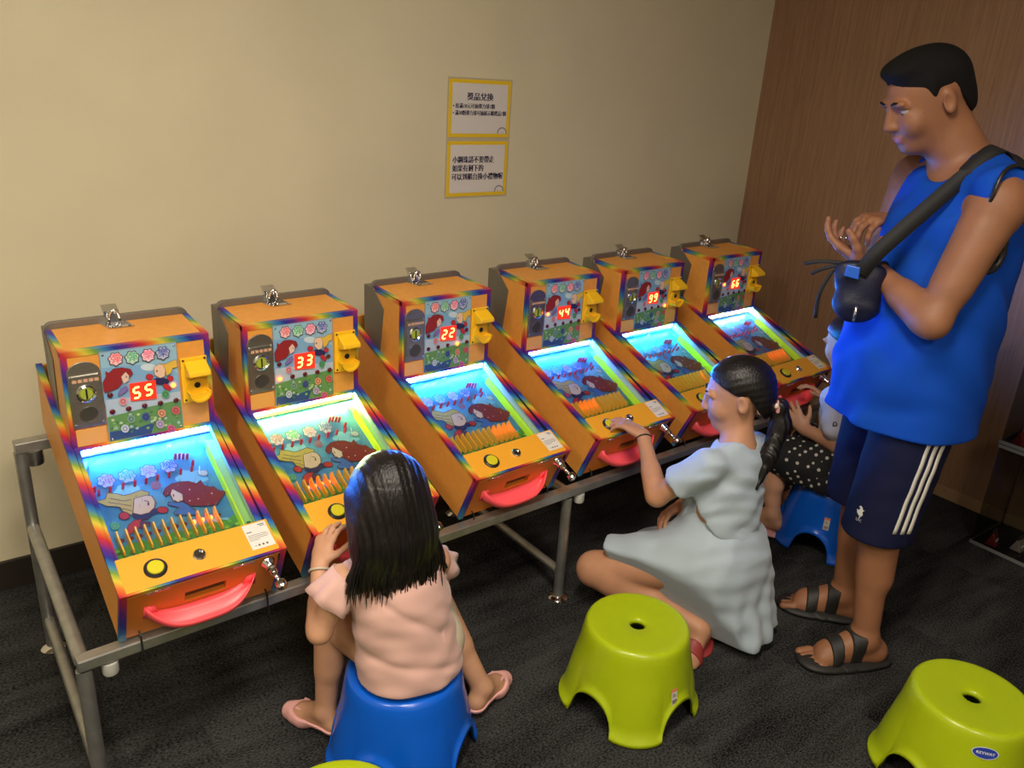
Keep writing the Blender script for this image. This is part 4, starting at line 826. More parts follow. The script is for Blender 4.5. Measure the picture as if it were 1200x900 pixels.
def toes_(S, fr, s, side):
    sole, d, lat, up = fr; sg = side
    for i, (o, x0, l, r) in enumerate(((-0.030, 0.132, 0.030, 0.0125), (-0.010, 0.135, 0.026, 0.0092), (0.008, 0.131, 0.022, 0.0088), (0.023, 0.124, 0.019, 0.0083), (0.036, 0.114, 0.016, 0.0078))):
        p = sole + up * 0.022 * s + d * (x0 + 0.010) * s + lat * o * sg * s
        S.cap(p, p + d * l * s - up * 0.004 * s, r * s, r * 0.92 * s, 0.005)
def head(S, c, F, U, s=1.0, child=False):
    F = unit(F); U = unit(npv(U) - (npv(U) @ F) * F); L = np.cross(U, F); c = npv(c); ax = (L, F, U)
    P = lambda l, f, u: c + (L * l + F * f + U * u) * s
    S.ell(P(0, -0.012, 0.028), np.array([0.073, 0.094, 0.086]) * s, ax, 0.02); S.ell(P(0, 0.026, -0.035), np.array([0.058, 0.064, 0.070]) * s, ax, 0.03)
    S.ell(P(0, 0.052, -0.088), np.array([0.030, 0.028, 0.022]) * s, ax, 0.03)
    for q in (-1, 1):
        S.ell(P(q * 0.036, 0.058, -0.030), np.array([0.024, 0.022, 0.026]) * s, ax, 0.02)     # cheek
        S.ell(P(q * 0.034, 0.092, 0.008), np.array([0.017, 0.013, 0.011]) * s, ax, 0.014, '-')  # socket
        S.ell(P(q * 0.0335, 0.0690, 0.0145), np.array([0.0165, 0.0120, 0.0085]) * s, ax, 0.005)  # upper lid
        S.ell(P(q * 0.0335, 0.0680, -0.004), np.array([0.0150, 0.0105, 0.0065]) * s, ax, 0.005)  # lower lid
        S.ell(P(q * 0.031, 0.080, 0.025), np.array([0.022, 0.010, 0.007]) * s, ax, 0.012)      # brow
        S.ell(P(q * 0.075, -0.014, -0.006), np.array([0.009, 0.0175, 0.029]) * s, (L + F * q * 0.0 - F * 0.25 * 1.0, F + L * q * 0.35, U), 0.006); S.ell(P(q * 0.0835, -0.006, -0.003), np.array([0.0075, 0.010, 0.018]) * s, ax, 0.005, '-')
    S.cap(P(0, 0.084, 0.014), P(0, 0.100, -0.024), 0.0085 * s, (0.0115 if not child else 0.010) * s, 0.012); S.ell(P(0, 0.092, -0.030), np.array([0.017, 0.012, 0.009]) * s, ax, 0.010)
    S.ell(P(0, 0.083, -0.056), np.array([0.023, 0.010, 0.006]) * s, ax, 0.006); S.ell(P(0, 0.081, -0.065), np.array([0.020, 0.010, 0.007]) * s, ax, 0.006)
    return P, ax
def face_bits(par, P, ax, s):
    for q in (-1, 1):
        m = MB(); c = P(q * 0.0335, 0.0668, 0.005); m.lathe([(0.0125 * s * math.sin(t), -0.0125 * s * math.cos(t)) for t in np.linspace(0.02, PI - 0.02, 10)], c, tuple(ax[1]), 14); m.build('eye', EYEW, par, True)
        m = MB(); m.lathe([(0.0062 * s * math.sin(t) + 1e-5, 0.0085 * s + 0.0045 * s * (1 - t / 1.6)) for t in np.linspace(1.55, 0.0, 6)], P(q * 0.0335, 0.0668, 0.0030), tuple(ax[1] - ax[2] * 0.25), 12); m.build('iris', IRIS, par, True)
        m = MB(); m.tube([P(q * 0.016, 0.090, 0.026), P(q * 0.030, 0.090, 0.031), P(q * 0.047, 0.078, 0.026)], [0.0022 * s, 0.0032 * s, 0.0016 * s], 6); m.build('eyebrow', HAIRS, par, True)
def lipfn(P, ax, s):
    c = P(0, 0.088, -0.060)
    def f(C):
        q = (C - c) @ np.array(ax).T; return (np.abs(q[:, 0]) < 0.020 * s) & (np.abs(q[:, 2]) < 0.0085 * s) & (q[:, 1] > -0.012 * s) & (np.linalg.norm(C - c, axis=1) < 0.03)
    return f
def person(label, base):
    r = empty('person', base); tag(r, label, 'person'); r['group'] = 'players and onlookers'; return r
def attach(o, r): o.parent = r; o.matrix_parent_inverse = Matrix.Translation(-Vector(r.location)); return o
def ribbon(pts, widths, nrms, th, name, m, par):
    mb = MB(); P = [npv(p) for p in pts]; V = []; n = len(P)
    for i in range(n):
        t = unit(P[min(i + 1, n - 1)] - P[max(i - 1, 0)]); nn = unit(npv(nrms[i]) - (npv(nrms[i]) @ t) * t); b = np.cross(t, nn); w = widths[i] if isinstance(widths, (list, tuple)) else widths
        for (x, y) in ((-1, 0), (1, 0), (1, 1), (-1, 1)): V.append(P[i] + b * x * w / 2 + nn * y * th)
    Fc = [(i * 4 + j, i * 4 + (j + 1) % 4, (i + 1) * 4 + (j + 1) % 4, (i + 1) * 4 + j) for i in range(n - 1) for j in range(4)] + [(3, 2, 1, 0), tuple((n - 1) * 4 + j for j in range(4))]
    mb.add(V, Fc); o = mb.build(name, m, None, True)
    return attach(o, par) if par is not None else o
def bez(pts, n=16):   # Catmull-Rom through points
    P = [npv(p) for p in pts]; P = [2 * P[0] - P[1]] + P + [2 * P[-1] - P[-2]]; out = []
    for i in range(1, len(P) - 2):
        for t in np.linspace(0, 1, n, endpoint=False):
            a, b, c, d = P[i - 1], P[i], P[i + 1], P[i + 2]; out.append(0.5 * ((2 * b) + (c - a) * t + (2 * a - 5 * b + 4 * c - d) * t * t + (3 * b - a - 3 * c + d) * t ** 3))
    return out + [P[-2]]
def folds(dirs, amp, base=None):
    def f(d, P):
        e = 0
        for (v, fr, ph, w) in dirs: e = e + w * np.sin((P @ npv(v)) * fr * 2.5 + ph + 1.3 * np.sin(P @ npv((v[1], v[2], v[0])) * fr * 1.1))
        return d + amp * 0.62 * e
    return f

# ---------------------------------------------------------------- man in the blue tank top
def make_man():
    F = unit((-0.84, 0.54, 0)); L = np.array([-F[1], F[0], 0]); O = npv((2.225, 1.035, 0))
    W = lambda f, l, z: O + F * f + L * l + Z * z
    r = person('man in a blue sleeveless top and navy shorts looking down at his hands', (2.225, 1.035, 0))
    hipL, hipR = W(0, 0.085, 0.89), W(0, -0.085, 0.89)
    ankL, ankR = npv((2.112, 0.925, 0.088)), npv((2.262, 1.090, 0.088))
    knL, knR = npv((2.118, 0.975, 0.475)), npv((2.262, 1.115, 0.475))
    shL, shR = W(0.0, 0.180, 1.385), W(0.01, -0.185, 1.395)
    elL, elR = npv((2.006, 0.915, 1.085)), npv((2.34, 1.262, 1.11))
    wrL, wrR = npv((2.050, 1.122, 1.172)), npv((2.218, 1.172, 1.276))
    hc = npv((2.143, 1.128, 1.590)); HFd = unit((-0.76, 0.47, -0.44)); HUp = Z
    S = SDF()
    P, ax = head(S, hc, HFd, HUp, 1.06)
    S.cap(W(-0.02, 0, 1.42), hc - Z * 0.05 - F * 0.03, 0.062, 0.058, 0.03)
    S.cap(W(-0.055, 0, 1.40), hc - F * 0.06 - Z * 0.03, 0.055, 0.052, 0.03)
    S.cap(W(0, 0, 0.95), W(-0.01, 0, 1.28), 0.150, 0.155, 0.05, F, 0.66); S.cap(W(-0.01, 0.10, 1.36), W(-0.01, -0.10, 1.36), 0.075, 0.075, 0.05)
    S.cap(W(-0.02, 0, 1.42), shL - Z * 0.02, 0.048, 0.05, 0.04); S.cap(W(-0.02, 0, 1.42), shR - Z * 0.02, 0.048, 0.05, 0.04)
    S.cap(hipL, hipR, 0.105, 0.105, 0.05)
    for sh, el, wr in ((shL, elL, wrL), (shR, elR, wrR)):
        S.ell(sh - Z * 0.016 + (el - sh) * 0.04, (0.058, 0.058, 0.064), None, 0.03)
        mid = (sh + el) / 2; S.cap(sh, el, 0.057, 0.041, 0.025); S.cap(sh + (el - sh) * 0.3, sh + (el - sh) * 0.7, 0.054, 0.046, 0.02)
        S.cap(el, wr, 0.042, 0.026, 0.02); S.cap(el + (wr - el) * 0.12, el + (wr - el) * 0.45, 0.044, 0.038, 0.02)
    hand(S, wrL + (npv((2.040, 1.208, 1.205)) - wrL) * 0.12, npv((2.022, 1.208, 1.212)) - wrL, npv((0.25, -0.25, 1)), 1, 1.02, curls=((0.25, 0.35, 0.3), (0.3, 0.4, 0.35), (0.35, 0.5, 0.4), (0.45, 0.55, 0.4)), thumb=(0.6, 0.5, 0.6))
    hand(S, wrR + (npv((2.107, 1.206, 1.262)) - wrR) * 0.10, npv((2.107, 1.200, 1.285)) - wrR, npv((-0.2, 0.1, -1)), -1, 1.02, curls=((0.75, 0.7, 0.45), (0.65, 0.7, 0.5), (0.55, 0.75, 0.55), (0.55, 0.8, 0.6)), thumb=(0.7, 0.35, 0.8))
    for hp, kn, an in ((hipL, knL, ankL), (hipR, knR, ankR)):
        S.cap(hp, kn, 0.088, 0.056, 0.03); S.cap(kn, an, 0.052, 0.036, 0.03)
        S.cap(kn + (an - kn) * 0.12 - F * 0.018, kn + (an - kn) * 0.48 - F * 0.014, 0.047, 0.043, 0.03); S.ell(kn + F * 0.022, (0.038, 0.038, 0.045), None, 0.03)
    fd = unit((-0.86, 0.50, 0)); frL = foot(S, ankL, fd, 1.04); toes_(S, frL, 1.04, 1); fd2 = unit((-0.62, 0.78, 0)); frR = foot(S, ankR, fd2, 1.04); toes_(S, frR, 1.04, -1)
    fl = lipfn(P, ax, 1.06); attach(S.mesh('body', 0.0042, [SKIN_M, LIP], None, lambda C: fl(C)), r)
    ebits = empty('tmp', (0, 0, 0)); face_bits(ebits, P, ax, 1.06)
    for c in list(ebits.children): attach(c, r)
    bpy.data.objects.remove(ebits)
    # hair: short, tapered at the neck
    H = SDF(); s = 1.06
    H.ell(P(0, -0.014, 0.034), np.array([0.0785, 0.099, 0.0885]) * s, ax, 0.01)
    H.ell(P(0, 0.035, 0.092), np.array([0.052, 0.055, 0.026]) * s, ax, 0.03); H.ell(P(0, -0.052, -0.025), np.array([0.064, 0.058, 0.062]) * s, ax, 0.03)
    A3 = np.array(ax)
    def cut(d, Q):
        q = ((Q - hc) @ A3.T) / s; l, f, u = q[..., 0], q[..., 1], q[..., 2]
        line = np.where(f > 0.0, 0.028 + (f - 0.0) * 0.42, np.where(f > -0.035, 0.028, 0.028 + (f + 0.035) * 2.1))
        line = line - 0.035 * np.exp(-((f - 0.014) / 0.009) ** 2) * (np.abs(l) > 0.05)
        line = line + np.where(f > 0.045, 0.25 * np.maximum(0.045 - np.abs(l), 0), 0)
        return np.maximum(d + 0.0065 * np.clip(1 - (u - line) / 0.045, 0, 1), (line - u) * 0.9 * s)
    H.fn(cut); attach(H.mesh('hair', 0.0035, HAIRS), r)
    # tank top
    T = SDF()
    T.cap(W(0.008, 0.0, 0.70), W(-0.012, 0, 1.24), 0.222, 0.187, 0.03, F, 0.88)
    T.cap(W(0.05, 0, 0.92), W(0.03, 0, 1.05), 0.185, 0.175, 0.05, F, 0.80)
    T.cap(W(-0.012, 0.085, 1.35), W(-0.012, -0.085, 1.35), 0.098, 0.098, 0.05)
    T.cap(W(-0.02, 0.06, 1.438), shL + Z * 0.016, 0.052, 0.068, 0.03); T.cap(W(-0.02, -0.06, 1.438), W(-0.02, -0.13, 1.41), 0.052, 0.055, 0.03); T.cap(W(-0.085, 0.04, 1.42), W(-0.085, -0.04, 1.42), 0.045, 0.045, 0.05)
    for sh, q in ((shL, 1), (shR, -1)):
        el = elL if q > 0 else elR
        T.cap(sh + L * q * 0.092 + Z * 0.055, sh + L * q * 0.055 - Z * 0.13, 0.066, 0.064, 0.012, op='-')
    T.cap(W(0.03, 0, 1.435), W(0.20, 0, 1.60), 0.055, 0.09, 0.015, op='-'); T.cap(W(-0.02, 0, 1.45), W(-0.03, 0, 1.6), 0.062, 0.085, 0.012, op='-')
    T.fn(folds([((0.8, 0.2, 0.5), 26, 0, 1), ((0.3, 0.6, 0.2), 34, 1, 0.7), ((0.2, -0.5, 0.9), 19, 2, 1.0)], 0.0045))
    T.fn(lambda d, Q: d - 0.006 * np.clip((0.95 - Q[..., 2]) / 0.25, 0, 1) * np.sin(np.arctan2(Q[..., 1] - O[1], Q[..., 0] - O[0]) * 7 + 6 * Q[..., 2]))
    T.fn(above(0.748, (0.0, 0.0)))
    CL = mat('royal_blue_cloth', (0.002, 0.060, 0.42), 0.8, spec=0.2, bump=0.15, bscale=700)
    attach(T.mesh('tank_top', 0.005, CL), r)
    # black piping round the armhole nearest the viewer and the neck
    TU = SDF(); TU.ops = [o for o in T.ops if o[0] == '+']
    for sh, q in ((shL, 1), (shR, -1)):
        cut_ = ('+', 'c', sh + L * q * 0.092 + Z * 0.055, sh + L * q * 0.055 - Z * 0.13, 0.066, 0.064, 0.012, None, 1.0)
        Y_ = SDF(); Y_.cap(cut_[2], cut_[3], 0.09, 0.08)
        def pip(d, Q, cut_=cut_):
            e = TU.ev(Q); c_ = np.abs(SDF.dist(cut_, Q)) - 0.0045; return np.maximum(np.maximum(c_, np.abs(e - 0.001) - 0.004), -1)
        Y_.fn(pip); attach(Y_.mesh('armhole_piping', 0.003, BLACK), r)
    # shorts
    NAVY = mat('navy_cloth', (0.005, 0.007, 0.034), 0.75, spec=0.2, bump=0.1, bscale=600)
    B = SDF(); B.cap(W(0.0, 0.04, 0.90), W(0.0, -0.04, 0.90), 0.120, 0.120, 0.04, F, 0.9)
    for hp, kn, q in ((hipL, knL, 1), (hipR, knR, -1)):
        B.cap(hp + L * q * 0.005, kn - Z * 0.05 + L * q * 0.004 + F * 0.0, 0.108, 0.097, 0.04)
    B.fn(folds([((0.6, 0.3, 0.8), 30, 0, 1), ((0.2, 0.7, 0.3), 40, 1, 0.7)], 0.0012)); B.fn(above(0.425))
    attach(B.mesh('shorts', 0.005, NAVY), r)
    for k in range(3):
        o_ = -0.034 + 0.021 * k; path = []
        for t in np.linspace(0.12, 0.90, 22):
            z = 0.84 + (0.435 - 0.84) * t; c = hipL + (knL - hipL) * ((0.89 - z) / (0.89 - 0.475)); p = c + F * o_; p[2] = z; path.append(B.project(p[None], L, 0.22)[0])
        ribbon(path, 0.011, [L] * len(path), 0.0016, 'stripe', mat('white_stripe', (0.62, 0.60, 0.55), 0.6), r)
    # small white bird emblem on the shorts' front
    c = (hipL + (knL - hipL) * 0.93); c[2] = 0.505; ed = unit(F * 0.9 + L * 0.45); eb = np.cross(Z, ed); pc = B.project(c[None], ed, 0.22)[0] + ed * 0.002
    A = Art(lambda x, y, h: tuple(pc + eb * x + Z * y + ed * h))
    wc = (0.62, 0.62, 0.62)
    A.shape(wc, [(-0.004, -0.006), (0.004, -0.008), (0.009, 0.0), (0.006, 0.008), (0.012, 0.016), (0.006, 0.014), (0.004, 0.020), (-0.002, 0.024), (-0.008, 0.020), (-0.003, 0.016), (-0.006, 0.008), (-0.012, 0.010), (-0.010, 0.000)])
    A.shape(wc, [(-0.001, -0.008), (0.002, -0.008), (0.002, -0.014), (-0.001, -0.014)]); A.text(wc, 'LFC', 0.0, -0.020, 0.011)
    attach(A.mb.build('emblem', A.mats), r)
    # sandals
    SB = mat('black_sandal', (0.014, 0.013, 0.012), 0.6, bump=0.1); SF = mat('dark_footbed', (0.05, 0.04, 0.032), 0.8)
    for fr, nm in ((frL, 1), (frR, -1)):
        sole, d, lat, up = fr; sd = npv((sole[0], sole[1], 0.0)); s_ = SDF()
        s_.cap(sd + d * -0.055 + Z * 0.012, sd + d * 0.02 + Z * 0.012, 0.042, 0.040, 0.02, Z, 0.30); s_.cap(sd + d * 0.02 + Z * 0.012, sd + d * 0.125 + Z * 0.012, 0.040, 0.050, 0.02, Z, 0.30); s_.cap(sd + d * 0.10 + Z * 0.012, sd + d * 0.15 + Z * 0.012, 0.045, 0.036, 0.02, Z, 0.3)
        so = attach(s_.mesh('sandal_sole', 0.004, SB), r)
        for x0, w_ in ((0.035, 0.036), (0.095, 0.034)):
            t_ = SDF(); foot(t_, sole + up * 0.088 * 1.04, d, 1.04)
            t_.fn(lambda dd, Q: np.maximum(dd - 0.0045, np.abs((Q - sd) @ d - x0) - w_ / 2)); t_.fn(above(0.012)); t_.fn(lambda dd, Q: np.maximum(dd, Q[..., 2] - 0.115))
            attach(t_.mesh('sandal_strap', 0.0035, SB), r)
            m = MB(); bc = sd + d * x0 - lat * 0.0 + Z * 0.0; e = t_.project((bc + Z * 0.06)[None], unit(-lat * nm * 0.9 + Z * 0.6), 0.10)[0]
    # wrist band
    m = MB(); c = wrL + (elL - wrL) * 0.10; ad = unit(elL - wrL); a1 = unit(np.cross(ad, Z)); a2 = np.cross(ad, a1)
    m.tube([c + (a1 * math.cos(t) + a2 * math.sin(t)) * 0.0295 for t in np.linspace(0, 2 * PI, 20)[:-1]], 0.0055, 6, closed=True); attach(m.build('wrist_band', BLACK, None, True), r)
    # necklace cord
    m = MB(); m.tube([W(-0.012, 0, 1.452) + F * 0.078 * math.cos(t) + L * 0.080 * math.sin(t) - Z * 0.030 * math.cos(t) for t in np.linspace(0, 2 * PI, 26)[:-1]], 0.0028, 6, closed=True); attach(m.build('neck_cord', BLACK, None, True), r)
    return r, W, F, L, T, wrL
MAN, MW, MF, ML, MT, MWR = make_man()
# steel balls in his palm
for k, (dx, dy) in enumerate(((0, 0), (0.011, 0.006), (-0.004, 0.012))):
    m = MB(); m.lathe([(0.0055 * math.sin(t), -0.0055 * math.cos(t)) for t in np.linspace(0.02, PI - 0.02, 10)], (2.030 + dx, 1.200 + dy, 1.2335), (0, 0, 1), 12); tag(m.build('steel_ball', CHROME, None, True), 'tiny steel ball lying in the palm of the standing man', 'ball', 'steel balls in the palm')
# crossbody bag
def make_bag():
    r = empty('crossbody_bag', (1.96, 1.115, 1.06)); tag(r, 'dark navy crossbody bag hanging on a black strap in front of the man', 'bag')
    DK = mat('black_webbing', (0.010, 0.010, 0.011), 0.7, bump=0.3, bscale=400); NV = mat('navy_nylon', (0.005, 0.007, 0.028), 0.5, bump=0.2, bscale=150)
    ch = lambda: attach
    b_ = SDF(); c = npv((1.975, 1.118, 1.125)); ex = unit((-0.62, 0.78, 0)); ey = unit((-0.78, -0.62, 0))
    b_.cap(c - ex * 0.03 + Z * 0.035, c + ex * 0.02 + Z * 0.040, 0.028, 0.024, 0.02, ey, 0.62); b_.cap(c - ex * 0.035 - Z * 0.045, c + ex * 0.005 - Z * 0.045, 0.030, 0.028, 0.03, ey, 0.7); b_.cap(c - ex * 0.035 + Z * 0.03, c - ex * 0.03 - Z * 0.05, 0.028, 0.030, 0.03, ey, 0.66); b_.cap(c + ex * 0.02 + Z * 0.03, c - Z * 0.05, 0.024, 0.028, 0.03, ey, 0.66)
    b_.fn(folds([((0.6, 0.3, 0.8), 60, 0, 1), ((0.2, 0.7, 0.3), 75, 1, 0.7)], 0.0014))
    attach(b_.mesh('pouch', 0.004, NV), r)
    pts = bez([(2.36, 0.93, 1.20), (2.335, 0.915, 1.33), (2.285, 0.935, 1.435), (2.225, 0.95, 1.474), (2.145, 0.962, 1.452), (2.075, 0.99, 1.385), (2.005, 1.03, 1.30), (1.962, 1.07, 1.225), (1.955, 1.10, 1.165)], 8)
    nr = []
    for p in pts:
        g = np.array([MT.ev((p + e)[None])[0] - MT.ev((p - e)[None])[0] for e in np.eye(3) * 0.01]); g = g / (np.linalg.norm(g) + 1e-9) if np.linalg.norm(g) > 1e-5 else unit((-0.5, -0.7, 0.4)); nr.append(unit((g if len(nr) < len(pts) * 0.55 else unit((-0.6, -0.75, 0.25))) * 0.7 + unit((-0.35, -0.55, 0.5)) * 0.6))
    out = []
    for p, n in zip(pts, nr):
        e = MT.ev(p[None])[0]; out.append(p + n * max(0, 0.004 - e))
    wd = [0.040 for i in range(len(pts))]
    ribbon(out, wd, nr, 0.004, 'strap', DK, r)
    for q in (((1.955, 1.15, 1.185), (1.93, 1.20, 1.18), (1.915, 1.235, 1.168)), ((1.955, 1.15, 1.18), (1.935, 1.185, 1.165), (1.925, 1.215, 1.145)), ((1.94, 1.165, 1.165), (1.925, 1.18, 1.10), (1.935, 1.185, 1.03))):
        p = bez(q, 6); ribbon(p, 0.010, [(-0.6, -0.6, 0.3)] * len(p), 0.002, 'strap_end', DK, r)
    m = MB(); cc = npv((1.945, 1.115, 1.172)); m.hexa([cc + ex * a + Z * b2 + ey * h for h in (0.006, 0.016) for a, b2 in ((-0.018, -0.018), (0.018, -0.012), (0.016, 0.018), (-0.016, 0.014))]); attach(m.build('buckle', mat('buckle_lit_blue', (0.02, 0.12, 0.6), 0.25), None, bevel=0.003), r)  # base colour carries the blue light reflected on the buckle
    m = MB(); m.tube([npv((1.945, 1.09, 1.05)) + unit((-0.5, -0.6, 0)) * 0.02 + Z * 0.02 * t for t in range(3)], 0.004, 6); attach(m.build('zip_pull', CHROME, None, True), r)
make_bag()

# ---------------------------------------------------------------- girl in pink, seen from behind
def make_girl1():
    F = unit((0.12, 0.99, 0)); L = np.array([-F[1], F[0], 0]); O = npv((0.800, 1.375, 0)); W = lambda f, l, z: O + F * f + L * l + Z * z
    r = person('small girl with long black hair in a pale pink top, sitting with her back turned', (0.826, 1.373, 0.25))
    pel = npv((0.812, 1.375, 0.315)); neck = npv((0.767, 1.385, 0.585)); hc = npv((0.768, 1.410, 0.700))
    shL, shR = npv((0.660, 1.405, 0.530)), npv((0.868, 1.362, 0.535)); elL, wrL = npv((0.606, 1.410, 0.415)), npv((0.655, 1.512, 0.515)); elR, wrR = npv((0.925, 1.43, 0.43)), npv((0.905, 1.535, 0.53))
    hipL, hipR = W(0.01, 0.058, 0.31) + npv((0.012, 0, 0)), W(0.0, -0.062, 0.31) + npv((0.012, 0, 0))
    knL, knR = npv((0.712, 1.580, 0.292)), npv((0.972, 1.525, 0.298)); anL, anR = npv((0.668, 1.530, 0.070)), npv((1.045, 1.385, 0.070))
    S = SDF(); P, ax = head(S, hc, unit((0.05, 0.95, -0.28)), Z, 0.84, True)
    S.cap(neck - Z * 0.03, hc - Z * 0.04, 0.036, 0.036, 0.02); S.cap(pel, (neck + pel) / 2, 0.088, 0.085, 0.04, F, 0.75); S.cap((neck + pel) / 2, neck - Z * 0.06, 0.085, 0.075, 0.04, F, 0.7); S.cap(shL, shR, 0.036, 0.036, 0.03)
    for sh, el, wr in ((shL, elL, wrL), (shR, elR, wrR)):
        S.cap(sh, el, 0.033, 0.0255, 0.02); S.cap(el, wr, 0.0255, 0.0195, 0.015); S.cap(el + (wr - el) * 0.12, el + (wr - el) * 0.4, 0.027, 0.024, 0.015)
    hand(S, wrL, npv((0.690, 1.548, 0.570)) - wrL, npv((0.75, 0.35, -0.5)), 1, 0.70, curls=((0.3, 0.45, 0.4),) * 4, spread=0.15)
    hand(S, wrR, npv((0.895, 1.57, 0.575)) - wrR, npv((-0.2, 0.4, -0.8)), -1, 0.70, curls=((0.4, 0.5, 0.4),) * 4)
    for hp, kn, an, q in ((hipL, knL, anL, 1), (hipR, knR, anR, -1)):
        S.cap(hp, kn, 0.060, 0.043, 0.03); S.cap(kn, an, 0.041, 0.026, 0.02); S.cap(kn + (an - kn) * 0.15 - F * 0.008, kn + (an - kn) * 0.5 - F * 0.008, 0.037, 0.033, 0.02)
    fL = foot(S, anL, unit((-0.45, 0.89, 0)), 0.68); fR = foot(S, anR, unit((0.90, 0.35, 0)), 0.68); toes_(S, fL, 0.68, 1); toes_(S, fR, 0.68, -1)
    fl = lipfn(P, ax, 0.84); attach(S.mesh('body', 0.0036, [SKIN_1, LIP], None, lambda C: fl(C)), r)
    eb = empty('tmp', (0, 0, 0)); face_bits(eb, P, ax, 0.84)
    for c in list(eb.children): attach(c, r)
    bpy.data.objects.remove(eb)
    # long straight hair with ragged ends
    H = SDF(); H.ell(P(0, -0.016, 0.030), np.array([0.088, 0.108, 0.100]) * 0.84, ax, 0.01)
    lower = neck - Z * 0.005 - F * 0.035
    H.cap(P(0, -0.035, 0.02), lower + Z * 0.05, 0.072, 0.082, 0.05, F, 0.72); H.cap(lower + Z * 0.06, lower - Z * 0.005, 0.084, 0.078, 0.04, F, 0.45)
    for q in (-1, 1): H.cap(P(q * 0.072, 0.0, 0.02), P(q * 0.085, -0.015, -0.10), 0.026, 0.022, 0.03)
    A3 = np.array(ax)
    def cut(d, Q):
        q = ((Q - hc) @ A3.T) / 0.84; return np.maximum(d, np.minimum(q[..., 1] - 0.045, np.maximum(q[..., 1] - 0.12, 0.055 - q[..., 2])) * 0.8)
    H.fn(cut)
    rd = random.Random(5)
    for i in range(54):
        a = -1.45 + 2.9 * i / 53; st_ = lower + L * (math.sin(a) * 0.083) - F * (math.cos(a) * 0.036) + Z * (0.03 + 0.012 * rd.random())
        tip = st_ + Z * (-0.055 - 0.030 * rd.random() - 0.010 * math.cos(a * 1.2)) + L * (math.sin(a) * 0.014 + rd.uniform(-0.010, 0.010)) - F * (0.006 * math.cos(a))
        if abs(a) > 1.2: tip = tip + L * math.copysign(0.018, a)
        H.cap(st_, tip, 0.0105, 0.0022, 0.007)
    th0 = lower
    H.fn(lambda d, Q: d + 0.0007 * np.sin(((Q - th0) @ L) * 420 + 3 * np.sin(Q[..., 2] * 22)) + 0.0007 * np.sin(((Q - th0) @ L) * 190 + 2 * np.sin(Q[..., 2] * 14)))
    attach(H.mesh('hair', 0.003, HAIR), r)
    m = MB()
    for i in range(70):
        a = rd.uniform(-1.7, 1.7); p0 = lower + L * math.sin(a) * 0.088 - F * math.cos(a) * 0.042 + Z * 0.06; p2 = p0 - Z * rd.uniform(0.10, 0.15) + L * (math.sin(a) * 0.022 + rd.uniform(-0.016, 0.016)) - F * 0.004; p1 = (p0 + p2) / 2 + L * math.sin(a) * 0.008 - F * 0.004
        m.tube(bez([p0, p1, p2], 4), [0.0014] * 8 + [0.0004], 4)
    o = tag(m.build('hair_strands', HAIR, None, True), kind='stuff'); attach(o, r)
    # pale pink top with ruffled sleeves
    PT = mat('pale_pink_cotton', (0.62, 0.375, 0.325), 0.8, sheen=0.2, bump=0.15, bscale=500)
    T = SDF(); T.cap(pel - Z * 0.035 - F * 0.012, (pel + neck) / 2 - F * 0.006, 0.130, 0.106, 0.04, F, 0.84); T.cap((pel + neck) / 2 - F * 0.006, neck - Z * 0.055, 0.102, 0.092, 0.04, F, 0.74); T.cap(shL + (shR - shL) * 0.10 - Z * 0.008, shR + (shL - shR) * 0.10 - Z * 0.008, 0.043, 0.043, 0.03)
    T.cap(neck + Z * 0.02 + F * 0.01, neck + Z * 0.1, 0.042, 0.05, 0.012, op='-')
    T.fn(folds([((0.7, 0.1, 0.75), 38, 0, 1), ((-0.5, 0.4, 0.8), 31, 1, 0.8), ((0.2, 0.5, 0.9), 60, 2, 0.3)], 0.0019))
    T.fn(lambda d, Q: d + 0.0035 * np.exp(-((Q[..., 2] - 0.345 - 0.30 * ((Q - pel) @ L) + 0.02) / 0.012) ** 2) * (((Q - pel) @ F) < 0.02) + 0.003 * np.exp(-((Q[..., 2] - 0.43 - 0.8 * ((Q - pel) @ L)) / 0.012) ** 2) * (((Q - pel) @ L) > -0.05))
    T.fn(above(0.262)); attach(T.mesh('top', 0.004, PT), r)
    # ruffles: wavy collars round the upper arms
    for sh, el, q in ((shL, elL, 1), (shR, elR, -1)):
        axd = unit((el - sh) * 0.8 + L * q * 0.035); a1 = unit(np.cross(axd, F)); a2 = np.cross(axd, a1); m = MB(); NN = 56; V = []
        zz_ = 1.0 if q > 0 else 0.82
        for j, (t, rr, wv) in enumerate(((-0.018, 0.038, 0.0), (0.012, 0.043, 0.002), (0.034, 0.049, 0.0035), (0.055, 0.053, 0.005))):
            for i in range(NN):
                a = 2 * PI * i / NN; w_ = wv * math.sin(a * 6 + 0.9 * math.sin(a * 2)); V.append(sh + axd * (t + 0.35 * wv * math.cos(a * 6)) + (a1 * math.cos(a) + a2 * math.sin(a)) * (rr * zz_ + w_))
        m.add(V, [(j * NN + i, j * NN + (i + 1) % NN, (j + 1) * NN + (i + 1) % NN, (j + 1) * NN + i) for j in range(3) for i in range(NN)])
        me = m.mesh('sleeve_ruffle', PT, True); o = link('sleeve_ruffle', me, None, solid=0.0018); attach(o, r)
    # cream shorts peeking below the top
    B = SDF(); B.cap(pel, hipR + Z * 0.0, 0.070, 0.074, 0.03); B.cap(hipR, hipR + (knR - hipR) * 0.5, 0.068, 0.062, 0.03); B.fn(above(0.254)); B.fn(halfspace(hipL + (knL - hipL) * 0.48, F)); B.fn(lambda d, Q: np.maximum(d, np.where(((Q - pel) @ L) > 0.02, ((Q - hipL) @ unit(knL - hipL)) - 0.055, -1))); 
    attach(B.mesh('shorts', 0.005, mat('cream_cloth', (0.55, 0.47, 0.34), 0.8)), r)
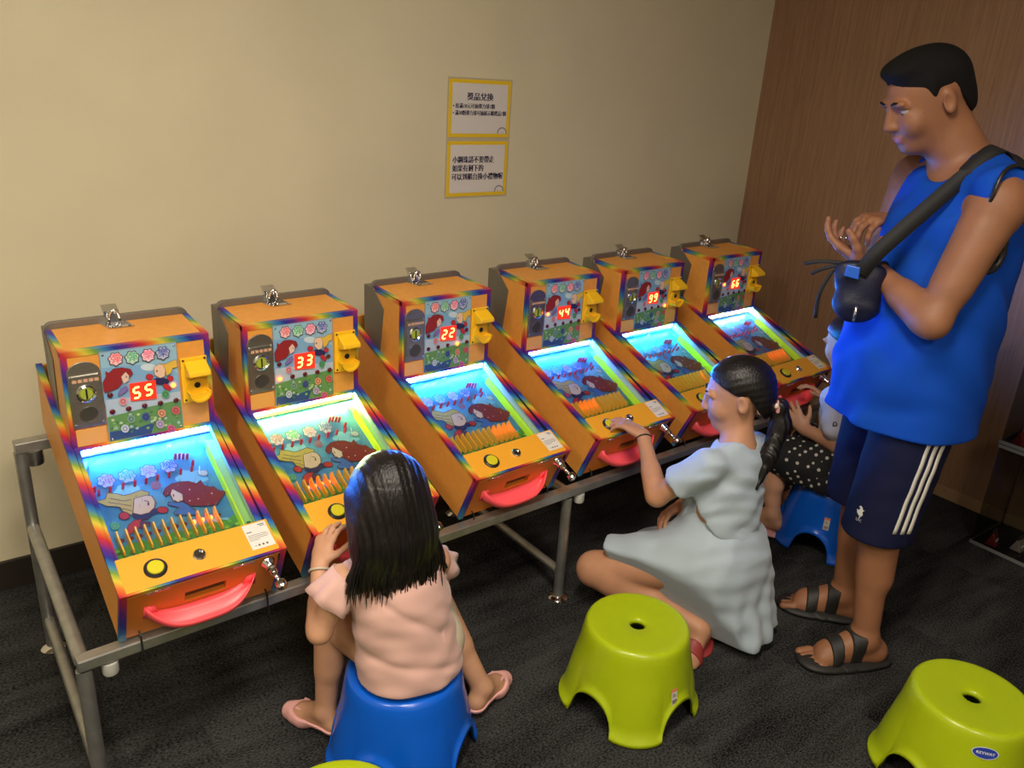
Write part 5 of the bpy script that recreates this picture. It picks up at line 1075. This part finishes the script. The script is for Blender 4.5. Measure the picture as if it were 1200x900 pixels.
    # pink shoes with bows
    PS = mat('pink_shoe', (0.78, 0.40, 0.38), 0.5)
    for fr, q, nm in ((fL, 1, 'l'), (fR, -1, 'r')):
        sole, d, lat, up = fr; sd = npv((sole[0], sole[1], 0)); X = SDF(); foot(X, sole + up * 0.085 * 0.68, d, 0.68); X.cap(sd + d * 0.07 + Z * 0.022, sd + d * 0.112 + Z * 0.018, 0.026, 0.020, 0.02)
        X.fn(lambda dd, Q: dd - 0.0045); top = lambda Q: 0.030 + 0.012 * np.clip(((Q - sd) @ d) / 0.06, -0.5, 1.5) 
        X.fn(lambda dd, Q: np.maximum(dd, Q[..., 2] - (0.034 + 0.20 * np.clip((Q - sd) @ d - 0.030, 0, 0.05)))); X.fn(above(0.001))
        sh_ = attach(X.mesh('shoe', 0.003, PS), r)
        bc = sd + d * 0.074 + Z * 0.050
        for w_ in (-1, 1):
            m = MB(); e = lat * w_; m.hexa([bc + e * 0.002 - d * 0.003, bc + e * 0.002 + d * 0.003, bc + e * 0.021 + d * 0.010, bc + e * 0.021 - d * 0.010, bc + e * 0.002 - d * 0.003 + Z * 0.006, bc + e * 0.002 + d * 0.003 + Z * 0.006, bc + e * 0.021 + d * 0.010 + Z * 0.009, bc + e * 0.021 - d * 0.010 + Z * 0.009]); attach(m.build('bow_loop', PS, None, bevel=0.002), r)
        m = MB(); m.lathe([(0.006 * math.sin(t), -0.005 * math.cos(t)) for t in np.linspace(0.05, PI - 0.05, 7)], bc + Z * 0.003, (0, 0, 1), 10); attach(m.build('bow_knot', PS, None, True), r)
    m = MB(); c = wrL + (elL - wrL) * 0.10; ad = unit(elL - wrL); a1 = unit(np.cross(ad, Z)); a2 = np.cross(ad, a1); m.tube([c + (a1 * math.cos(t) + a2 * math.sin(t)) * 0.0235 for t in np.linspace(0, 2 * PI, 18)[:-1]], 0.003, 6, closed=True); attach(m.build('bracelet', mat('pearl_band', (0.5, 0.45, 0.35), 0.4), None, True), r)
make_girl1()

# ---------------------------------------------------------------- kneeling girl in the pale blue dress
def make_girl2():
    F = unit((-0.12, 0.99, 0)); L = np.array([-F[1], F[0], 0]); O = npv((1.825, 1.29, 0)); W = lambda f, l, z: O + F * f + L * l + Z * z
    r = person('girl with a ponytail in a pale blue dress kneeling and pressing a machine button', (1.80, 1.30, 0))
    pel = npv((1.825, 1.290, 0.285)); neck = npv((1.832, 1.280, 0.650)); hc = npv((1.846, 1.322, 0.775))
    shL, shR = npv((1.705, 1.278, 0.610)), npv((1.945, 1.292, 0.602)); elL, wrL = npv((1.655, 1.402, 0.466)), npv((1.738, 1.560, 0.578)); elR, wrR = npv((1.952, 1.405, 0.435)), npv((1.815, 1.432, 0.375))
    hipL, hipR = W(0.0, 0.075, 0.265), W(0.0, -0.075, 0.265); knL, knR = npv((1.590, 1.555, 0.150)), npv((1.835, 1.600, 0.085)); anL, anR = npv((1.722, 1.232, 0.085)), npv((1.985, 1.290, 0.060))
    S = SDF(); hf = unit((-0.62, 0.74, -0.22)); P, ax = head(S, hc, hf, Z, 0.94, True)
    S.cap(neck - Z * 0.05, hc - Z * 0.045 - hf * 0.01, 0.043, 0.042, 0.02); S.cap(pel, (neck + pel) / 2, 0.100, 0.095, 0.04, F, 0.75); S.cap((neck + pel) / 2, neck - Z * 0.09, 0.095, 0.095, 0.04, F, 0.66); S.cap(shL - Z * 0.008, shR - Z * 0.008, 0.034, 0.034, 0.03)
    for sh, el, wr in ((shL, elL, wrL), (shR, elR, wrR)):
        S.cap(sh - Z * 0.006, el, 0.034, 0.031, 0.02); S.cap(el, wr, 0.031, 0.0205, 0.015); S.cap(el + (wr - el) * 0.15, el + (wr - el) * 0.4, 0.031, 0.027, 0.015)
    hand(S, wrL, npv((1.712, 1.622, 0.600)) - wrL, npv((-0.1, 0.1, -1)), 1, 0.80, curls=((0.30, 0.35, 0.25), (0.4, 0.45, 0.3), (0.45, 0.5, 0.35), (0.5, 0.5, 0.4)), thumb=(0.75, 0.35, 0.25))
    hand(S, wrR, unit((-0.75, 0.1, -0.25)), npv((0.1, -0.5, -0.8)), -1, 0.80, curls=((0.45, 0.5, 0.4),) * 4)
    S.cap(hipL, knL, 0.078, 0.052, 0.03); S.cap(knL, anL, 0.050, 0.031, 0.03); S.cap(knL + (anL - knL) * 0.2, knL + (anL - knL) * 0.55, 0.050, 0.044, 0.03); S.cap(hipR, knR, 0.075, 0.052, 0.03); S.cap(knR, anR, 0.048, 0.030, 0.03)
    fL = foot(S, anL + npv((0.01, 0.0, -0.012)), unit((-0.85, -0.35, -0.16)), 0.80)
    fR = foot(S, anR, unit((0.96, 0.1, -0.12)), 0.80)
    fl = lipfn(P, ax, 0.94); S.fn(above(0.004)); attach(S.mesh('body', 0.0038, [SKIN_2, LIP], None, lambda C: fl(C)), r)
    eb = empty('tmp', (0, 0, 0)); face_bits(eb, P, ax, 0.94)
    for c in list(eb.children): attach(c, r)
    bpy.data.objects.remove(eb)
    # hair drawn back into a ponytail
    H = SDF(); s = 0.94; H.ell(P(0, -0.014, 0.030), np.array([0.0805, 0.103, 0.094]) * s, ax, 0.01); H.ell(P(0, -0.05, -0.025), np.array([0.066, 0.060, 0.062]) * s, ax, 0.03)
    A3 = np.array(ax)
    def cut(d, Q):
        q = ((Q - hc) @ A3.T) / s; l, f, u = q[..., 0], q[..., 1], q[..., 2]
        line = np.where(f > 0.0, 0.022 + f * 0.70, np.where(f > -0.03, 0.022, 0.022 + (f + 0.03) * 2.2)); return np.maximum(d, (line - u) * 0.85 * s)
    H.fn(cut)
    H.fn(lambda d, Q: d + 0.0004 * np.sin(((Q - hc) @ ax[2]) * 330 + 2 * np.sin(((Q - hc) @ ax[1]) * 30)))
    attach(H.mesh('hair', 0.0035, HAIR), r)
    pb = P(0.0, -0.108, -0.045); T_ = SDF(); mid = pb - Z * 0.055 - hf * 0.022; tip = npv((1.836, 1.198, 0.535))
    T_.cap(pb + hf * 0.02, pb - hf * 0.012, 0.016, 0.018, 0.01); T_.cap(pb - hf * 0.012, mid, 0.019, 0.027, 0.02); T_.cap(mid, mid + (tip - mid) * 0.5, 0.027, 0.023, 0.02); T_.cap(mid + (tip - mid) * 0.5, tip, 0.023, 0.004, 0.015)
    T_.fn(lambda d, Q: d + 0.0014 * np.sin(((Q - pb) @ unit((1, 0.4, 0))) * 420 + 2 * np.sin(Q[..., 2] * 30))); attach(T_.mesh('ponytail', 0.003, HAIR), r)
    pm = mat('pink_scrunchie', (0.65, 0.32, 0.32), 0.6); m = MB(); a1 = unit(np.cross(hf, Z)); a2 = np.cross(hf, a1)
    m.tube([pb - hf * 0.004 + (a1 * math.cos(t) + a2 * math.sin(t)) * (0.0185 + 0.003 * math.sin(5 * t)) for t in np.linspace(0, 2 * PI, 32)[:-1]], 0.0062, 8, closed=True); attach(m.build('hair_tie', pm, None, True), r)
    for q in range(3):
        m = MB(); cc = pb + ax[0] * (0.026 - 0.010 * q) + ax[2] * (0.012 - 0.010 * q) - hf * 0.006 * q; m.lathe([(0.0085 * math.sin(t), -0.0085 * math.cos(t)) for t in np.linspace(0.05, PI - 0.05, 8)], cc, (0, 0, 1), 12); attach(m.build('hair_tie_bead', pm if q else mat('cream_bead', (0.7, 0.55, 0.45), 0.4), None, True), r)
    # dress: T-shirt bodice and flared skirt
    CL = mat('pale_blue_cotton', (0.37, 0.445, 0.52), 0.8, sheen=0.2, bump=0.15, bscale=500)
    T = SDF(); T.cap(pel + Z * 0.015 - F * 0.005, (pel + neck) / 2, 0.136, 0.108, 0.04, F, 0.82); T.cap((pel + neck) / 2, neck - Z * 0.085, 0.110, 0.108, 0.04, F, 0.70); T.cap(shL + (shR - shL) * 0.08 - Z * 0.004, shR + (shL - shR) * 0.08 - Z * 0.004, 0.046, 0.046, 0.03)
    T.cap(shL - Z * 0.004, shL + (elL - shL) * 0.52, 0.044, 0.054, 0.02); T.cap(shR, shR + (elR - shR) * 0.52, 0.040, 0.054, 0.02); T.cap(pel + Z * 0.07 + F * 0.03, pel + Z * 0.14 + F * 0.02, 0.10, 0.09, 0.05)
    T.fn(lambda d, Q: np.maximum(d, np.where(((Q - shL) @ L) > -0.03, ((Q - shL - (elL - shL) * 0.58) @ unit(elL - shL)), -1))); T.fn(lambda d, Q: np.maximum(d, np.where(((Q - shR) @ L) < 0.03, ((Q - shR - (elR - shR) * 0.58) @ unit(elR - shR)), -1)))
    T.cap(neck - Z * 0.005 + F * 0.01, neck + Z * 0.1, 0.050, 0.06, 0.012, op='-')
    T.fn(folds([((0.7, 0.3, 0.75), 34, 0, 1), ((-0.5, 0.4, 0.8), 29, 1, 0.8), ((0.2, 0.5, 0.9), 55, 2, 0.4)], 0.0042)); T.fn(above(0.262, (0, 0)))
    attach(T.mesh('dress_top', 0.0045, CL), r)
    K = SDF(); K.cap(pel + Z * 0.07, pel + Z * 0.0 - F * 0.015, 0.120, 0.150, 0.04, F, 0.86); K.cap(pel + Z * 0.045 + F * 0.02 + L * 0.03, pel + Z * 0.0 + F * 0.04 + L * 0.05, 0.085, 0.10, 0.05); K.cap(hipL + Z * 0.0, hipL + (knL - hipL) * 0.80 + Z * 0.006, 0.112, 0.098, 0.05); K.cap(hipR + Z * 0.0, hipR + (knR - hipR) * 0.85 + Z * 0.004, 0.105, 0.088, 0.05)
    K.cap(hipL + (knL - hipL) * 0.4 - Z * 0.02, hipR + (knR - hipR) * 0.4 - Z * 0.02, 0.085, 0.085, 0.06)
    K.cap(pel - F * 0.03, W(-0.085, -0.02, 0.03), 0.130, 0.150, 0.05, F, 0.75); K.cap(W(-0.05, -0.1, 0.2), W(-0.06, -0.13, 0.0), 0.08, 0.085, 0.05); K.cap(W(-0.02, 0.07, 0.2), W(-0.055, 0.045, 0.02), 0.08, 0.075, 0.05)
    K.fn(lambda d, Q: d - np.clip((0.24 - Q[..., 2]) / 0.2, 0, 1) * np.clip(0.25 - ((Q - O) @ F), 0, 0.2) * 5 * 0.009 * np.sin(np.arctan2(Q[..., 1] - 1.30, Q[..., 0] - 1.83) * 15))
    K.fn(folds([((0.7, 0.3, 0.3), 24, 0, 1), ((-0.5, 0.8, 0.2), 30, 1, 0.6), ((0.1, 0.3, 0.9), 42, 0.5, 0.6)], 0.0040))
    K.fn(halfspace(hipL + (knL - hipL) * 0.82, unit(knL - hipL))); K.fn(above(0.035, (0.0, 0.0)))
    # hem rises over the left shin so the lower leg shows
    tt = unit(anL - knL); vv = unit(-L * 0.45 - Z * 0.9); nn = np.cross(tt, vv); nn = nn if nn @ (L - Z) > 0 else -nn
    K.fn(halfspace(knL * 0.5 + anL * 0.5 + Z * 0.035, nn, 0.012))
    attach(K.mesh('dress_skirt', 0.005, CL), r)
    # red sandals
    RS = mat('red_sandal', (0.30, 0.035, 0.035), 0.5); IN = mat('tan_insole', (0.42, 0.28, 0.14), 0.7)
    for fr, nm in ((fL, 0), (fR, 1)):
        sole, d, lat, up = fr; X = SDF(); X.cap(sole - d * 0.05 - up * 0.004, sole + d * 0.02 - up * 0.004, 0.033, 0.032, 0.02, up, 0.28); X.cap(sole + d * 0.02 - up * 0.004, sole + d * 0.105 - up * 0.004, 0.032, 0.040, 0.02, up, 0.28); X.fn(above(0.001)); attach(X.mesh('sandal_sole', 0.0035, RS), r)
        Y_ = SDF(); foot(Y_, sole + up * 0.085 * 0.80, d, 0.80, up=up); s0 = sole + d * 0.07
        Y_.fn(lambda dd, Q: np.maximum(dd - 0.004, np.abs((Q - s0) @ d) - 0.018)); Y_.fn(above(0.001)); attach(Y_.mesh('sandal_strap', 0.0035, RS), r)
    m = MB(); c = wrL + (elL - wrL) * 0.06; ad = unit(elL - wrL); a1 = unit(np.cross(ad, Z)); a2 = np.cross(ad, a1); m.tube([c + (a1 * math.cos(t) + a2 * math.sin(t)) * 0.0235 for t in np.linspace(0, 2 * PI, 18)[:-1]], 0.0028, 6, closed=True); attach(m.build('hair_band_on_wrist', BLACK, None, True), r)
make_girl2()

# ---------------------------------------------------------------- child half hidden behind the man
def make_child():
    F = unit((0.0, 1.0, 0)); L = np.array([-F[1], F[0], 0]); O = npv((2.645, 1.395, 0)); W = lambda f, l, z: O + F * f + L * l + Z * z
    r = person('small child in white T-shirt and polka dot skirt sitting behind the man', (2.64, 1.40, 0.25))
    pel = W(0.0, 0, 0.325); neck = W(0.03, 0.01, 0.635); hc = npv((2.635, 1.462, 0.770))
    shL, shR = W(0.02, 0.105, 0.595), W(0.02, -0.105, 0.595); elL, wrL = npv((2.545, 1.375, 0.432)), npv((2.548, 1.515, 0.438)); elR, wrR = npv((2.76, 1.42, 0.45)), npv((2.735, 1.56, 0.50))
    hipL, hipR = W(0.01, 0.065, 0.315), W(0.01, -0.065, 0.315); knL, knR = npv((2.515, 1.605, 0.315)), npv((2.73, 1.62, 0.31)); anL, anR = npv((2.495, 1.540, 0.085)), npv((2.74, 1.56, 0.08))
    S = SDF(); hf = unit((0.0, 0.93, -0.3)); P, ax = head(S, hc, hf, Z, 0.88, True)
    S.cap(neck - Z * 0.05, hc - Z * 0.045, 0.038, 0.038, 0.02); S.cap(pel, neck - Z * 0.09, 0.09, 0.085, 0.04, F, 0.72); S.cap(shL, shR, 0.036, 0.036, 0.03)
    for sh, el, wr in ((shL, elL, wrL), (shR, elR, wrR)): S.cap(sh, el, 0.035, 0.030, 0.02); S.cap(el, wr, 0.030, 0.021, 0.015)
    hand(S, wrL, npv((2.540, 1.60, 0.510)) - wrL, npv((0.75, 0.5, -0.1)), 1, 0.74, curls=((0.3, 0.4, 0.3),) * 4, spread=0.22); hand(S, wrR, npv((2.72, 1.61, 0.53)) - wrR, npv((-0.5, 0.6, -0.4)), -1, 0.74, curls=((0.4, 0.5, 0.4),) * 4)
    for hp, kn, an in ((hipL, knL, anL), (hipR, knR, anR)): S.cap(hp, kn, 0.065, 0.046, 0.03); S.cap(kn, an, 0.043, 0.028, 0.02); S.cap(kn + (an - kn) * 0.15 - F * 0.01, kn + (an - kn) * 0.5 - F * 0.01, 0.040, 0.035, 0.02)
    fL = foot(S, anL, unit((-0.35, 0.9, 0)), 0.74); fR = foot(S, anR, unit((0.2, 0.97, 0)), 0.74); toes_(S, fL, 0.74, 1); toes_(S, fR, 0.74, -1)
    fl = lipfn(P, ax, 0.88); attach(S.mesh('body', 0.004, [SKIN_1, LIP], None, lambda C: fl(C)), r)
    eb = empty('tmp', (0, 0, 0)); face_bits(eb, P, ax, 0.88)
    for c in list(eb.children): attach(c, r)
    bpy.data.objects.remove(eb)
    H = SDF(); s = 0.88; H.ell(P(0, -0.014, 0.030), np.array([0.082, 0.104, 0.094]) * s, ax, 0.01); H.ell(P(0, -0.05, -0.02), np.array([0.07, 0.06, 0.06]) * s, ax, 0.03); A3 = np.array(ax)
    def cut(d, Q):
        q = ((Q - hc) @ A3.T) / s; f, u = q[..., 1], q[..., 2]; line = np.where(f > 0.0, 0.02 + f * 0.7, np.where(f > -0.03, 0.02, 0.02 + (f + 0.03) * 2.2)); return np.maximum(d, (line - u) * 0.85 * s)
    H.fn(cut); attach(H.mesh('hair', 0.004, HAIR), r)
    T = SDF(); T.cap(pel + Z * 0.0, neck - Z * 0.09, 0.112, 0.100, 0.04, F, 0.78); T.cap(shL, shR, 0.046, 0.046, 0.03); T.cap(shL, shL + (elL - shL) * 0.62, 0.046, 0.052, 0.02); T.cap(shR, shR + (elR - shR) * 0.62, 0.046, 0.052, 0.02); T.cap(neck, neck + Z * 0.1, 0.044, 0.055, 0.01, op='-')
    T.fn(folds([((0.7, 0.3, 0.75), 34, 0, 1), ((-0.5, 0.4, 0.8), 29, 1, 0.8)], 0.0025)); T.fn(above(0.30)); attach(T.mesh('t_shirt', 0.005, mat('white_cotton', (0.55, 0.54, 0.56), 0.8)), r)
    # printed badge on the sleeve
    pc = T.project((shL + (elL - shL) * 0.45)[None], unit(L - F * 0.5), 0.15)[0] + unit(L - F * 0.5) * 0.001; n = unit(L - F * 0.5); e1 = unit(np.cross(Z, n)); A = Art(lambda x, y, h: tuple(pc + e1 * x + Z * y + n * h))
    A.shape((0.05, 0.05, 0.06), ell(0, 0, 0.008, 0.011)); A.shape((0.5, 0.5, 0.5), ell(0, 0.002, 0.004, 0.005)); attach(A.mb.build('sleeve_badge', A.mats), r)
    pm = bpy.data.materials.new('polka_dot_cloth'); pm.use_nodes = True; nt, N, Lk = nodes_of(pm); b = N['Principled BSDF']; b.inputs['Roughness'].default_value = 0.8
    tc = N.new('ShaderNodeTexCoord'); mp = N.new('ShaderNodeMapping'); mp.inputs['Rotation'].default_value = (0.6, 0.3, 0.7); mp.inputs['Scale'].default_value = (44, 44, 44); Lk.new(tc.outputs['Object'], mp.inputs[0])
    fr = N.new('ShaderNodeVectorMath'); fr.operation = 'FRACTION'; Lk.new(mp.outputs[0], fr.inputs[0]); ds = N.new('ShaderNodeVectorMath'); ds.operation = 'DISTANCE'; ds.inputs[1].default_value = (0.5, 0.5, 0.5); Lk.new(fr.outputs[0], ds.inputs[0])
    lt = N.new('ShaderNodeMath'); lt.operation = 'LESS_THAN'; lt.inputs[1].default_value = 0.27; Lk.new(ds.outputs['Value'], lt.inputs[0]); mx = N.new('ShaderNodeMix'); mx.data_type = 'RGBA'; mx.inputs['A'].default_value = (0.008, 0.008, 0.010, 1); mx.inputs['B'].default_value = (0.6, 0.58, 0.5, 1); Lk.new(lt.outputs[0], mx.inputs['Factor']); Lk.new(mx.outputs['Result'], b.inputs['Base Color'])
    K = SDF(); K.cap(pel + Z * 0.03, pel - Z * 0.02, 0.115, 0.135, 0.03, F, 0.9); K.cap(hipL, hipL + (knL - hipL) * 0.8, 0.092, 0.080, 0.05); K.cap(hipR, hipR + (knR - hipR) * 0.8, 0.092, 0.080, 0.05); K.cap(hipL + (knL - hipL) * 0.5 - Z * 0.02, hipR + (knR - hipR) * 0.5 - Z * 0.02, 0.07, 0.07, 0.05)
    K.cap(W(-0.03, 0.09, 0.28), W(0.04, 0.115, 0.235), 0.06, 0.05, 0.04); K.fn(above(0.254)); K.fn(folds([((0.7, 0.6, 0.3), 40, 0, 1)], 0.003)); attach(K.mesh('skirt', 0.005, pm), r)
    PS = mat('pink_shoe', (0.78, 0.40, 0.38), 0.5)
    for frr in (fL, fR):
        sole, d, lat, up = frr; sd = npv((sole[0], sole[1], 0.0)); X = SDF(); X.cap(sd - d * 0.045 + Z * 0.010, sd + d * 0.10 + Z * 0.010, 0.034, 0.038, 0.02, Z, 0.34); attach(X.mesh('slipper_sole', 0.0035, PS), r)
        Y_ = SDF(); foot(Y_, sole + up * 0.085 * 0.74, d, 0.74); s0 = sd + d * 0.062; Y_.fn(lambda dd, Q: np.maximum(dd - 0.004, np.abs((Q - s0) @ d) - 0.022)); Y_.fn(above(0.006)); attach(Y_.mesh('slipper_strap', 0.0035, PS), r)
make_child()
